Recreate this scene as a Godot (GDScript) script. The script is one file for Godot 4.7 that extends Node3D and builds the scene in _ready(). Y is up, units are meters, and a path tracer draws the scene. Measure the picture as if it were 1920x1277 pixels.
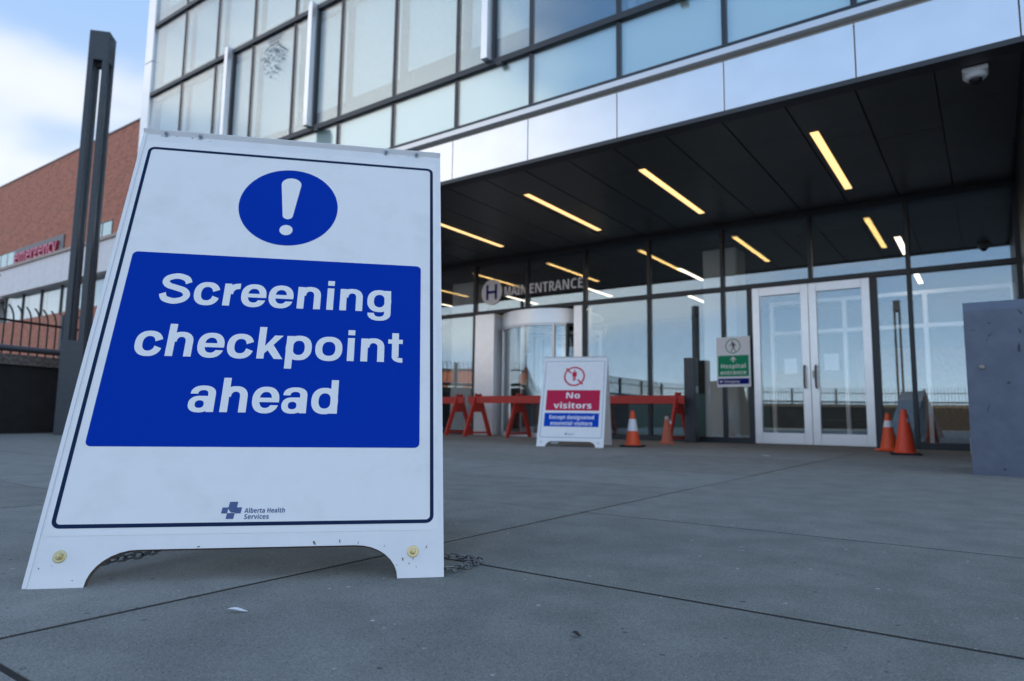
extends Node3D
# A hospital forecourt in the shade: an A-frame sign up close, the glazed main entrance under a dark canopy behind it.
# x runs along the facade, -z into the building, y up; metres.

var M := {}
var cache := {}
var used := {}
var rng := RandomNumberGenerator.new()

# ---------------------------------------------------------------- mesh helpers
class Shape:
	var st := SurfaceTool.new()
	func _init():
		st.begin(Mesh.PRIMITIVE_TRIANGLES)
	func tri(a: Vector3, b: Vector3, c: Vector3, n: Vector3):
		if (b - a).cross(c - a).dot(n) > 0.0:      # front faces run clockwise
			var k := b; b = c; c = k
		for p in [a, b, c]:
			st.set_normal(n); st.set_uv(Vector2(p.x + p.z, p.y)); st.add_vertex(p)
	func quad(a: Vector3, b: Vector3, c: Vector3, d: Vector3, n: Vector3):
		tri(a, b, c, n); tri(a, c, d, n)
	func box(lo: Vector3, hi: Vector3):
		var x0 := lo.x; var y0 := lo.y; var z0 := lo.z; var x1 := hi.x; var y1 := hi.y; var z1 := hi.z
		quad(Vector3(x0,y0,z1), Vector3(x1,y0,z1), Vector3(x1,y1,z1), Vector3(x0,y1,z1), Vector3.BACK)
		quad(Vector3(x0,y0,z0), Vector3(x1,y0,z0), Vector3(x1,y1,z0), Vector3(x0,y1,z0), Vector3.FORWARD)
		quad(Vector3(x1,y0,z0), Vector3(x1,y1,z0), Vector3(x1,y1,z1), Vector3(x1,y0,z1), Vector3.RIGHT)
		quad(Vector3(x0,y0,z0), Vector3(x0,y1,z0), Vector3(x0,y1,z1), Vector3(x0,y0,z1), Vector3.LEFT)
		quad(Vector3(x0,y1,z0), Vector3(x1,y1,z0), Vector3(x1,y1,z1), Vector3(x0,y1,z1), Vector3.UP)
		quad(Vector3(x0,y0,z0), Vector3(x1,y0,z0), Vector3(x1,y0,z1), Vector3(x0,y0,z1), Vector3.DOWN)
	func bar(p: Vector3, q: Vector3, w: float, d: float):   # a square bar from p to q
		var f := (q - p).normalized()
		var s := f.cross(Vector3.UP if absf(f.y) < 0.95 else Vector3.RIGHT).normalized()
		var u := s.cross(f).normalized()
		s *= w * 0.5; u *= d * 0.5
		var a := [p - s - u, p + s - u, p + s + u, p - s + u]
		var b := [q - s - u, q + s - u, q + s + u, q - s + u]
		for i in 4:
			var j := (i + 1) % 4
			quad(a[i], a[j], b[j], b[i], ((a[i] + a[j]) * 0.5 - p).normalized())
		quad(a[0], a[1], a[2], a[3], -f); quad(b[0], b[1], b[2], b[3], f)
	func tube(path: Array, r: float, sides := 6, closed := false):
		var rings := []
		var n := path.size()
		for i in n:
			var f: Vector3 = (path[(i + 1) % n] - path[(i - 1 + n) % n]) if closed else (path[mini(i + 1, n - 1)] - path[maxi(i - 1, 0)])
			f = f.normalized()
			var s := f.cross(Vector3.UP if absf(f.y) < 0.9 else Vector3.RIGHT).normalized()
			var u := s.cross(f)
			var ring := []
			for k in sides:
				var a := TAU * k / sides
				ring.append([path[i] + (s * cos(a) + u * sin(a)) * r, s * cos(a) + u * sin(a)])
			rings.append(ring)
		for i in (n if closed else n - 1):
			var A: Array = rings[i]; var B: Array = rings[(i + 1) % n]
			for k in sides:
				var l := (k + 1) % sides
				smooth(A[k], A[l], B[l], B[k])
	func smooth(a, b, c, d):                        # a quad of [point, normal] corners
		var n: Vector3 = a[1] + b[1] + c[1] + d[1]
		for t in [[a, b, c], [a, c, d]]:
			var o: Array = t
			if (t[1][0] - t[0][0]).cross(t[2][0] - t[0][0]).dot(n) > 0.0:
				o = [t[0], t[2], t[1]]
			for v in o:
				st.set_normal(v[1]); st.set_uv(Vector2(v[0].x, v[0].y)); st.add_vertex(v[0])
	func lathe(profile: Array, steps := 28):        # [radius, y] pairs turned about y
		for i in profile.size() - 1:
			var p: Vector2 = profile[i]; var q: Vector2 = profile[i + 1]
			var nn := Vector2(q.y - p.y, p.x - q.x).normalized()
			for k in steps:
				var a := TAU * k / steps; var b := TAU * (k + 1) / steps
				var da := Vector3(cos(a), 0, sin(a)); var db := Vector3(cos(b), 0, sin(b))
				smooth([da * p.x + Vector3.UP * p.y, da * nn.x + Vector3.UP * nn.y], [db * p.x + Vector3.UP * p.y, db * nn.x + Vector3.UP * nn.y], [db * q.x + Vector3.UP * q.y, db * nn.x + Vector3.UP * nn.y], [da * q.x + Vector3.UP * q.y, da * nn.x + Vector3.UP * nn.y])
	func face(poly: PackedVector2Array, z: float):   # a flat polygon facing +z
		var ix := Geometry2D.triangulate_polygon(poly)
		for i in range(0, ix.size(), 3):
			tri(Vector3(poly[ix[i]].x, poly[ix[i]].y, z), Vector3(poly[ix[i+1]].x, poly[ix[i+1]].y, z), Vector3(poly[ix[i+2]].x, poly[ix[i+2]].y, z), Vector3.BACK)
	func back(poly: PackedVector2Array, z: float):
		var ix := Geometry2D.triangulate_polygon(poly)
		for i in range(0, ix.size(), 3):
			tri(Vector3(poly[ix[i]].x, poly[ix[i]].y, z), Vector3(poly[ix[i+1]].x, poly[ix[i+1]].y, z), Vector3(poly[ix[i+2]].x, poly[ix[i+2]].y, z), Vector3.FORWARD)
	func rim(poly: PackedVector2Array, z0: float, z1: float):
		var sgn := -1.0 if Geometry2D.is_polygon_clockwise(poly) else 1.0
		for i in poly.size():
			var a := poly[i]; var b := poly[(i + 1) % poly.size()]
			var t := (b - a).normalized() * sgn
			quad(Vector3(a.x, a.y, z0), Vector3(b.x, b.y, z0), Vector3(b.x, b.y, z1), Vector3(a.x, a.y, z1), Vector3(t.y, -t.x, 0))
	func slab(poly: PackedVector2Array, z0: float, z1: float):
		face(poly, z1); back(poly, z0); rim(poly, z0, z1)
	func done() -> ArrayMesh:
		return st.commit()

func bevelled(size: Vector3, b: float) -> ArrayMesh:         # a box about its centre with chamfered edges
	var key := "%s|%s" % [size, b]
	if cache.has(key): return cache[key]
	var s := Shape.new()
	var h := size * 0.5
	b = minf(b, minf(h.x, minf(h.y, h.z)) * 0.9)
	var ax := [Vector3.RIGHT, Vector3.UP, Vector3.BACK]
	for i in 3:
		var n: Vector3 = ax[i]; var u: Vector3 = ax[(i + 1) % 3]; var v: Vector3 = ax[(i + 2) % 3]
		var hu := h.dot(u); var hv := h.dot(v); var hn := h.dot(n)
		for sg in [-1.0, 1.0]:
			var c: Vector3 = n * hn * sg
			s.quad(c - u * (hu - b) - v * (hv - b), c + u * (hu - b) - v * (hv - b), c + u * (hu - b) + v * (hv - b), c - u * (hu - b) + v * (hv - b), n * sg)
		for su in [-1.0, 1.0]:
			for sv in [-1.0, 1.0]:
				var a: Vector3 = u * su * hu + v * sv * (hv - b)
				var d: Vector3 = u * su * (hu - b) + v * sv * hv
				s.quad(a - n * (hn - b), a + n * (hn - b), d + n * (hn - b), d - n * (hn - b), (u * su + v * sv).normalized())
	for sx in [-1.0, 1.0]:
		for sy in [-1.0, 1.0]:
			for sz in [-1.0, 1.0]:
				s.tri(Vector3(sx * h.x, sy * (h.y - b), sz * (h.z - b)), Vector3(sx * (h.x - b), sy * h.y, sz * (h.z - b)), Vector3(sx * (h.x - b), sy * (h.y - b), sz * h.z), Vector3(sx, sy, sz).normalized())
	cache[key] = s.done()
	return cache[key]

# ---------------------------------------------------------------- object helpers
func numbered(called: String) -> String:
	used[called] = used.get(called, 0) + 1
	return called if used[called] == 1 else "%s_%03d" % [called, used[called] - 1]

func thing(called: String, label: String, category: String, at := Vector3.ZERO, turn := 0.0, group := "") -> Node3D:
	var o := Node3D.new()
	o.name = numbered(called); add_child(o)
	o.position = at; o.rotation.y = turn
	o.set_meta("label", label); o.set_meta("category", category)
	if group: o.set_meta("group", group)
	return o

func setting(called: String) -> Node3D:
	var o := Node3D.new()
	o.name = called; add_child(o); o.set_meta("kind", "structure")
	return o

func part(called: String, mesh: Mesh, m: Material, parent: Node3D, at := Vector3.ZERO, turned := Basis()) -> MeshInstance3D:
	var o := MeshInstance3D.new()
	o.name = called; o.mesh = mesh; o.material_override = m
	parent.add_child(o, true)
	o.transform = Transform3D(turned, at)
	return o

func block(called: String, m: Material, parent: Node3D, lo: Vector3, hi: Vector3, b := 0.004) -> MeshInstance3D:
	return part(called, bevelled((hi - lo).snapped(Vector3.ONE * 0.0001), b), m, parent, (lo + hi) * 0.5)

func words(called: String, text: String, m: Material, parent: Node3D, centre: Vector3, width: float, cap: float, turned := Basis(), bold := true, depth := 0.001) -> MeshInstance3D:
	var t := TextMesh.new()
	var f := SystemFont.new()
	f.font_names = PackedStringArray(["Droid Sans"]); f.font_weight = 700 if bold else 400
	t.font = f; t.text = text; t.font_size = 64; t.pixel_size = 0.01; t.depth = 0.01; t.curve_step = 1.0
	var box := t.get_aabb()
	var o := part(called, t, m, parent)
	var k := Vector3(width / box.size.x, cap / (0.714 * 0.64), depth / 0.01)
	var mid := box.get_center()
	o.transform = Transform3D(turned * Basis.from_scale(k), centre - turned * (Vector3(mid.x, 0.357 * 0.64, 0) * k))
	if text.length() > 0:
		# sit the capitals' middle on the centre: the baseline is found from a capital H of the same font
		var ref := TextMesh.new()
		ref.font = f; ref.text = "H"; ref.font_size = 64; ref.pixel_size = 0.01; ref.depth = 0.01
		var hb := ref.get_aabb()
		o.position = centre - turned * (Vector3(mid.x, hb.get_center().y, 0) * k)
	return o

func mat(color: Color, rough := 0.6, metal := 0.0) -> StandardMaterial3D:    # colours are linear reflectances
	var m := StandardMaterial3D.new()
	m.albedo_color = color.linear_to_srgb(); m.roughness = rough; m.metallic = metal
	return m

func noise_map(freq: float, octaves: int, a: Color, b: Color, sd: int, lo := 0.25, hi := 0.75, size := 512) -> NoiseTexture2D:
	var n := FastNoiseLite.new()
	n.noise_type = FastNoiseLite.TYPE_SIMPLEX_SMOOTH; n.seed = sd; n.frequency = freq
	n.fractal_type = FastNoiseLite.FRACTAL_FBM; n.fractal_octaves = octaves; n.fractal_gain = 0.6
	var g := Gradient.new()
	g.offsets = PackedFloat32Array([lo, hi]); g.colors = PackedColorArray([a.linear_to_srgb(), b.linear_to_srgb()])
	var t := NoiseTexture2D.new()
	t.width = size; t.height = size; t.seamless = true; t.noise = n; t.color_ramp = g
	return t

func textured(a: Color, b: Color, rough: float, freq: float, tile: float, sd: int, relief := 0.0, octaves := 5, metal := 0.0) -> StandardMaterial3D:
	var m := StandardMaterial3D.new()
	m.albedo_texture = noise_map(freq, octaves, a, b, sd)
	m.roughness = rough; m.metallic = metal
	m.uv1_triplanar = true; m.uv1_world_triplanar = true; m.uv1_scale = Vector3.ONE / tile
	if relief > 0.0:
		m.heightmap_enabled = true; m.heightmap_scale = relief
		m.heightmap_texture = noise_map(freq * 4.0, octaves, Color.BLACK, Color.WHITE, sd + 50)
	return m

# ---------------------------------------------------------------- sign lettering: bold grotesque letters drawn from bowls, stems and arches
func oval(cx: float, cy: float, rx: float, ry: float) -> PackedVector2Array:
	var p := PackedVector2Array()
	for i in 44:
		var a := TAU * i / 44.0
		var c := cos(a); var s := sin(a)
		p.append(Vector2(cx + rx * signf(c) * pow(absf(c), 0.86), cy + ry * signf(s) * pow(absf(s), 0.86)))
	return p

func rect(x0: float, y0: float, x1: float, y1: float) -> PackedVector2Array:
	return PackedVector2Array([Vector2(x0, y0), Vector2(x1, y0), Vector2(x1, y1), Vector2(x0, y1)])

func clip_all(polys: Array, cutter: PackedVector2Array, keep: bool) -> Array:
	var out := []
	for p in polys:
		out.append_array(Geometry2D.intersect_polygons(p, cutter) if keep else Geometry2D.clip_polygons(p, cutter))
	return out

func bowl(cx, cy, rx, ry, tx := 140.0, ty := 118.0, keep = null, cut = null) -> Array:   # [outline, what is cut out of it, what it is kept within]
	return [oval(cx, cy, rx, ry), [oval(cx, cy, rx - tx, ry - ty)] + ([cut] if cut != null else []), keep]

func letter(c: String) -> Array:                  # [advance, pieces, x where closed counters are split]
	match c:
		"S":
			var k := Curve2D.new()
			var pts := [Vector2(570, 498), Vector2(510, 606), Vector2(335, 660), Vector2(165, 612), Vector2(112, 520), Vector2(175, 430), Vector2(335, 376), Vector2(500, 316), Vector2(564, 208), Vector2(498, 106), Vector2(330, 58), Vector2(150, 108), Vector2(90, 232)]
			for i in pts.size():
				var t: Vector2 = (pts[mini(i + 1, pts.size() - 1)] - pts[maxi(i - 1, 0)]) / 6.0
				k.add_point(pts[i], -t, t)
			return [667, Geometry2D.offset_polyline(k.tessellate(4, 3), 66.0, Geometry2D.JOIN_ROUND, Geometry2D.END_BUTT).map(func(p): return [p, [], null]), null]
		"c": return [556, [bowl(290, 266, 256, 280, 140, 118, null, PackedVector2Array([Vector2(290, 266), Vector2(700, 436), Vector2(700, 96)]))], 290]
		"e": return [556, [bowl(282, 266, 254, 280, 138, 112, null, rect(320, 158, 700, 220)), [rect(60, 220, 528, 312), [], null]], 282]
		"o": return [611, [bowl(305, 266, 272, 280)], 305]
		"r": return [389, [[rect(65, 0, 205, 532), [], null], bowl(372, 280, 262, 264, 140, 132, rect(90, 280, 382, 700))], null]
		"n", "h":
			return [611, [[rect(65, 0, 205, 718 if c == "h" else 532), [], null], bowl(322, 320, 226, 224, 142, 112, rect(0, 320, 700, 700)), [rect(406, 0, 548, 322), [], null]], null]
		"i": return [278, [[rect(69, 0, 209, 532), [], null], [rect(69, 600, 209, 718), [], null]], null]
		"g": return [611, [bowl(296, 268, 258, 276), [rect(408, -40, 548, 532), [], null], bowl(300, -32, 248, 186, 140, 96, rect(-50, -400, 700, -32))], 297]
		"p": return [611, [[rect(65, -207, 205, 532), [], null], bowl(315, 266, 258, 280)], 315]
		"d": return [611, [[rect(408, 0, 548, 718), [], null], bowl(296, 266, 258, 280)], 296]
		"k": return [556, [[rect(65, 0, 205, 718), [], null], [PackedVector2Array([Vector2(200, 278), Vector2(380, 532), Vector2(548, 532), Vector2(200, 112)]), [], null], [PackedVector2Array([Vector2(232, 240), Vector2(336, 366), Vector2(572, 0), Vector2(404, 0)]), [], null]], null]
		"t": return [333, [[rect(95, 120, 235, 684), [], null], [rect(14, 432, 318, 532), [], null], bowl(318, 140, 223, 146, 83, 104, rect(0, -100, 318, 140))], null]
		"a": return [556, [[rect(372, 0, 510, 380), [], null], bowl(280, 372, 230, 172, 136, 96, rect(0, 372, 700, 700)), bowl(236, 158, 204, 170, 122, 92), [rect(236, 236, 400, 328), [], null]], 236]
	return [300, [], null]

func lettering(text: String, x0: float, x1: float, base: float, cap: float) -> ArrayMesh:   # text between x0 and x1 on a baseline
	var s := Shape.new()
	var total := 0.0
	for c in text: total += letter(c)[0]
	var ky := cap / 718.0
	var kx := (x1 - x0) / (total - 90.0)
	var pen := -45.0
	for c in text:
		var g := letter(c)
		var strips := [rect(-600, -600, 2000, 2000)] if g[2] == null else [rect(-600, -600, g[2], 2000), rect(g[2], -600, 2000, 2000)]
		for strip in strips:
			var acc := []
			for sh in g[1]:
				var ps := clip_all([sh[0]], strip, true)
				if sh[2] != null: ps = clip_all(ps, sh[2], true)
				for cut in sh[1]: ps = clip_all(ps, cut, false)
				for p in ps:
					var now: PackedVector2Array = p
					var rest := []
					for q in acc:
						var u := Geometry2D.merge_polygons(now, q)
						if u.size() == 1: now = u[0]
						else: rest.append(q)
					rest.append(now); acc = rest
			for p in acc:
				var q := PackedVector2Array()
				for v in p: q.append(Vector2(x0 + (pen + v.x) * kx, base + v.y * ky))
				s.face(q, 0.0)
		pen += g[0]
	return s.done()

func rounded(x0: float, y0: float, x1: float, y1: float, r: float) -> PackedVector2Array:
	var p := PackedVector2Array()
	for k in 4:
		var c := [Vector2(x1 - r, y1 - r), Vector2(x0 + r, y1 - r), Vector2(x0 + r, y0 + r), Vector2(x1 - r, y0 + r)][k] as Vector2
		for i in 7:
			var a := PI * 0.5 * (k + i / 6.0)
			p.append(c + Vector2(cos(a), sin(a)) * r)
	return p

func line_frame(x0, y0, x1, y1, r, w) -> ArrayMesh:           # a printed line round a panel
	var s := Shape.new()
	var a := rounded(x0, y0, x1, y1, r); var b := rounded(x0 + w, y0 + w, x1 - w, y1 - w, r - w)
	for i in a.size():
		var j := (i + 1) % a.size()
		s.quad(Vector3(a[i].x, a[i].y, 0), Vector3(a[j].x, a[j].y, 0), Vector3(b[j].x, b[j].y, 0), Vector3(b[i].x, b[i].y, 0), Vector3.BACK)
	return s.done()

func disc(cx, cy, r, n := 48) -> PackedVector2Array:
	var p := PackedVector2Array()
	for i in n: p.append(Vector2(cx + r * cos(TAU * i / n), cy + r * sin(TAU * i / n)))
	return p

func ring_mesh(cx, cy, r0, r1) -> ArrayMesh:
	var s := Shape.new()
	for i in 48:
		var a := Vector3(cos(TAU * i / 48), sin(TAU * i / 48), 0); var b := Vector3(cos(TAU * (i + 1) / 48), sin(TAU * (i + 1) / 48), 0)
		var c := Vector3(cx, cy, 0)
		s.quad(c + a * r0, c + b * r0, c + b * r1, c + a * r1, Vector3.BACK)
	return s.done()

func flat(poly: PackedVector2Array) -> ArrayMesh:
	var s := Shape.new(); s.face(poly, 0.0); return s.done()

# ---------------------------------------------------------------- A-frame sign boards
const SUN := Vector3(-0.62, 0.62, -1.0)
const BW := 0.949
const BH := 1.411
const LEAN := 0.3788

func board_outline() -> PackedVector2Array:
	var p := PackedVector2Array([Vector2(0, 0), Vector2(0.1233, 0)])
	for i in 9:                                       # the arched cut-out between the feet
		var a := PI - PI * 0.5 * i / 8.0
		p.append(Vector2(0.226 + 0.1 * cos(a), 0.0826 * sin(a)))
	for i in 9:
		var a := PI * 0.5 - PI * 0.5 * i / 8.0
		p.append(Vector2(0.728 + 0.1055 * cos(a), 0.0826 * sin(a)))
	p.append_array(PackedVector2Array([Vector2(0.834, 0), Vector2(BW, 0), Vector2(BW, BH), Vector2(0, BH)]))
	return p

func a_frame(called, label, at: Vector3, yaw: float) -> Array:       # returns [thing, its front panel's basis]
	var t := thing(called, label, "sign", at, yaw, "")
	var fb := Basis(Vector3.RIGHT, Vector3(0, cos(LEAN), -sin(LEAN)), Vector3(0, sin(LEAN), cos(LEAN)))
	var bb := Basis(Vector3.LEFT, Vector3(0, cos(LEAN), sin(LEAN)), Vector3(0, sin(LEAN), -cos(LEAN)))
	var o := board_outline()
	for k in 2:
		var s := Shape.new(); s.face(o, 0.0); s.back(o, -0.018)
		var e := Shape.new(); e.rim(o, -0.018, 0.0)
		var b: Basis = fb if k == 0 else bb
		var from := Vector3.ZERO if k == 0 else Vector3(BW, 0, -2.0 * BH * sin(LEAN) - 0.002)
		var p := part("front_panel" if k == 0 else "rear_panel", s.done(), M.board, t, from, b)
		part("plywood_edge", e.done(), M.ply, p)
	return [t, fb]

func bolt(parent: Node3D, p: Node3D, u: float, w: float, washer: Material, head: Material, r := 0.012):
	var s := Shape.new()
	s.lathe([Vector2(r, 0), Vector2(r, 0.0016), Vector2(r * 0.92, 0.0024), Vector2(0.0, 0.0024)], 20)
	var o := part("bolt", s.done(), washer, parent, p.transform * Vector3(u, w, 0.0), p.basis * Basis(Vector3.RIGHT, PI / 2))
	var h := Shape.new()
	h.lathe([Vector2(r * 0.56, 0.002), Vector2(r * 0.56, 0.008), Vector2(r * 0.46, 0.0095), Vector2(0, 0.0095)], 6)
	part("bolt_head", h.done(), head, o)
	h = Shape.new()
	h.lathe([Vector2(r * 0.28, 0.009), Vector2(r * 0.28, 0.0135), Vector2(0, 0.0145)], 10)
	part("bolt_tip", h.done(), head, o)

func link_mesh() -> ArrayMesh:
	var path := []
	for i in 14:
		var a := TAU * i / 14.0
		path.append(Vector3(cos(a) * 0.008 + signf(cos(a)) * 0.007, sin(a) * 0.0085, 0))
	var s := Shape.new(); s.tube(path, 0.0028, 6, true)
	return s.done()

func chain(parent: Node3D, pts: Array):
	var k := Curve3D.new()
	for i in pts.size():
		var t: Vector3 = (pts[mini(i + 1, pts.size() - 1)] - pts[maxi(i - 1, 0)]) / 6.0
		k.add_point(pts[i], -t, t)
	var c := Node3D.new(); c.name = "chain"; parent.add_child(c, true)
	var n := int(k.get_baked_length() / 0.0235)
	for i in n:
		var a := k.sample_baked(i * 0.0235); var b := k.sample_baked(i * 0.0235 + 0.012)
		var f := (b - a).normalized()
		var up := Vector3.UP if absf(f.y) < 0.9 else Vector3.RIGHT
		var s := f.cross(up).normalized(); var u := s.cross(f)
		var roll := (0.75 if i % 2 == 0 else -0.75) + rng.randf_range(-0.25, 0.25)
		part("link", cache_link, M.chain, c, a, Basis(f, u * cos(roll) + s * sin(roll), f.cross(u * cos(roll) + s * sin(roll))))
var cache_link: ArrayMesh

func screening_sign():
	var r := a_frame("sandwich_board", "large white A-frame sign reading Screening checkpoint ahead on a blue panel", Vector3(-1.8024, 0, -0.6454), deg_to_rad(46.04))
	var t: Node3D = r[0]
	var p: Node3D = t.get_node("front_panel")
	part("trim_strip", bevelled(Vector3(0.0105, BH - 0.002, 0.003), 0.0008), M.trim, p, Vector3(0.0053, BH * 0.5, 0.0012))
	part("trim_strip", bevelled(Vector3(0.92, 0.009, 0.003), 0.0008), M.trim, p, Vector3(0.478, BH - 0.0055, 0.0012))
	part("decal_sheet", flat(rect(0.014, 0.117, 0.934, 1.358)), M.decal, p, Vector3(0, 0, 0.0006))
	part("border_line", line_frame(0.0255, 0.1345, 0.9235, 1.3345, 0.02, 0.0095), M.navy, p, Vector3(0, 0, 0.0011))
	part("blue_field", flat(rounded(0.0555, 0.3375, 0.8855, 0.9312, 0.014)), M.blue, p, Vector3(0, 0, 0.0011))
	part("warning_disc", flat(disc(0.4704, 1.1312, 0.1495, 72)), M.blue, p, Vector3(0, 0, 0.0011))
	var ex := Shape.new()
	var drop := PackedVector2Array()
	for i in 15:
		var a := PI * i / 14.0
		drop.append(Vector2(0.4704 + 0.0305 * cos(a), 1.2200 + 0.0265 * sin(a)))
	for i in 11:
		var a := PI + PI * i / 10.0
		drop.append(Vector2(0.4704 + 0.0155 * cos(a), 1.0965 + 0.0150 * sin(a)))
	ex.face(drop, 0.0); ex.face(disc(0.4704, 1.0395, 0.0195, 32), 0.0)
	part("exclamation_mark", ex.done(), M.print_white, p, Vector3(0, 0, 0.0016))
	part("lettering", lettering("Screening", 0.1518, 0.7992, 0.7605, 0.100), M.print_white, p, Vector3(0, 0, 0.0016))
	part("lettering", lettering("checkpoint", 0.1179, 0.8304, 0.5945, 0.100), M.print_white, p, Vector3(0, 0, 0.0016))
	part("lettering", lettering("ahead", 0.2802, 0.6635, 0.4335, 0.100), M.print_white, p, Vector3(0, 0, 0.0016))
	var lg := Shape.new()                            # the health service's cross of four tiles
	var sk := 0.03
	for q in [[0.4150, 0.1745, 0.4345, 0.1945], [0.4010, 0.1655, 0.4150, 0.1805], [0.4330, 0.1655, 0.4470, 0.1805], [0.4150, 0.1520, 0.4330, 0.1665]]:
		var poly := rect(q[0], q[1], q[2], q[3])
		for i in 4: poly[i].x += (poly[i].y - 0.173) * 0.12 + sk * 0.0
		if q == [0.4150, 0.1745, 0.4345, 0.1945]: poly = PackedVector2Array([poly[0] + Vector2(0, 0.003), poly[0] + Vector2(0.008, -0.007), poly[1] + Vector2(0, -0.007), poly[2], poly[3]])
		lg.face(poly, 0.0)
	part("logo", lg.done(), M.slate_print, p, Vector3(0, 0, 0.0011))
	words("logo_lettering", "Alberta Health", M.slate_print, p, Vector3(0.5030, 0.1722, 0.0012), 0.096, 0.0115, Basis(), true, 0.0003)
	words("logo_lettering", "Services", M.slate_print, p, Vector3(0.4848, 0.1570, 0.0012), 0.058, 0.0115, Basis(), true, 0.0003)
	for u in [0.0678, 0.1711, 0.7645, 0.8677]: bolt(t, p, u, 1.3915, M.zinc, M.steel)
	for u in [0.3359, 0.6082]:
		part("bolt_hole", flat(disc(u, 1.3935, 0.0036, 16)), M.dark, p, Vector3(0, 0, 0.0005))
	bolt(t, p, 0.0617, 0.0704, M.brass, M.brass, 0.0145)
	bolt(t, p, 0.8711, 0.0640, M.brass, M.brass, 0.0145)
	# chips and scuffs in the paint, where the photograph shows them
	for c in [[0.628, 0.0905, 0.006, 0.022, 0.4], [0.690, 0.092, 0.004, 0.016, 0.1], [0.735, 0.088, 0.003, 0.014, -0.2], [0.80, 0.079, 0.003, 0.012, -0.4], [0.846, 0.047, 0.006, 0.016, 0.5], [0.872, 0.047, 0.004, 0.008, 0], [0.862, 0.035, 0.003, 0.007, 0.3], [0.880, 0.026, 0.003, 0.005, 0], [0.905, 0.074, 0.004, 0.014, -0.5], [0.832, 0.032, 0.003, 0.006, 1.0], [0.360, 0.0865, 0.012, 0.008, 0], [0.024, 0.045, 0.003, 0.006, 0.3], [0.05, 0.05, 0.002, 0.008, 1.2], [0.10, 0.017, 0.006, 0.003, 0], [0.06, 1.383, 0.024, 0.0025, 0.05], [0.10, 1.387, 0.018, 0.002, -0.1], [0.147, 1.384, 0.012, 0.004, 0.1], [0.80, 1.377, 0.030, 0.0012, -0.2], [0.84, 1.383, 0.024, 0.0012, 0.3], [0.79, 1.386, 0.016, 0.0012, 0.1], [0.20, 1.376, 0.020, 0.0012, 0.4], [0.035, 1.01, 0.004, 0.005, 0.2]]:
		var q := PackedVector2Array()
		for i in 7:
			var a := TAU * i / 7.0
			q.append(Vector2(c[0], c[1]) + (Vector2(cos(a) * c[2], sin(a) * c[3]) * 0.5 * rng.randf_range(0.3, 0.95)).rotated(c[4]))
		part("paint_chip", flat(q), M.chip, p, Vector3(0, 0, 0.0009))
	var y0 := 0.062
	chain(t, [Vector3(0.07, y0, -0.04), Vector3(0.10, 0.030, -0.12), Vector3(0.18, 0.028, -0.24), Vector3(0.27, 0.05, -0.42), Vector3(0.32, 0.09, -0.60), Vector3(0.33, 0.14, -0.95)])
	chain(t, [Vector3(0.89, 0.055, -0.04), Vector3(0.935, 0.012, -0.035), Vector3(0.985, 0.009, -0.055), Vector3(1.035, 0.008, -0.10), Vector3(1.06, 0.008, -0.15), Vector3(1.03, 0.008, -0.19), Vector3(0.97, 0.010, -0.215), Vector3(0.90, 0.02, -0.30), Vector3(0.87, 0.10, -0.98)])

func person_figure(parent: Node3D, m: Material, c: Vector2, k: float, z: float):
	var s := Shape.new()
	s.face(disc(c.x, c.y + 0.86 * k, 0.085 * k, 20), 0.0)
	s.face(rounded(c.x - 0.2 * k, c.y + 0.28 * k, c.x + 0.2 * k, c.y + 0.74 * k, 0.07 * k), 0.0)
	s.face(rect(c.x - 0.12 * k, c.y - 0.12 * k, c.x - 0.015 * k, c.y + 0.28 * k), 0.0)
	s.face(rect(c.x + 0.015 * k, c.y - 0.12 * k, c.x + 0.12 * k, c.y + 0.28 * k), 0.0)
	part("standing_figure", s.done(), m, parent, Vector3(0, 0, z))

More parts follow.
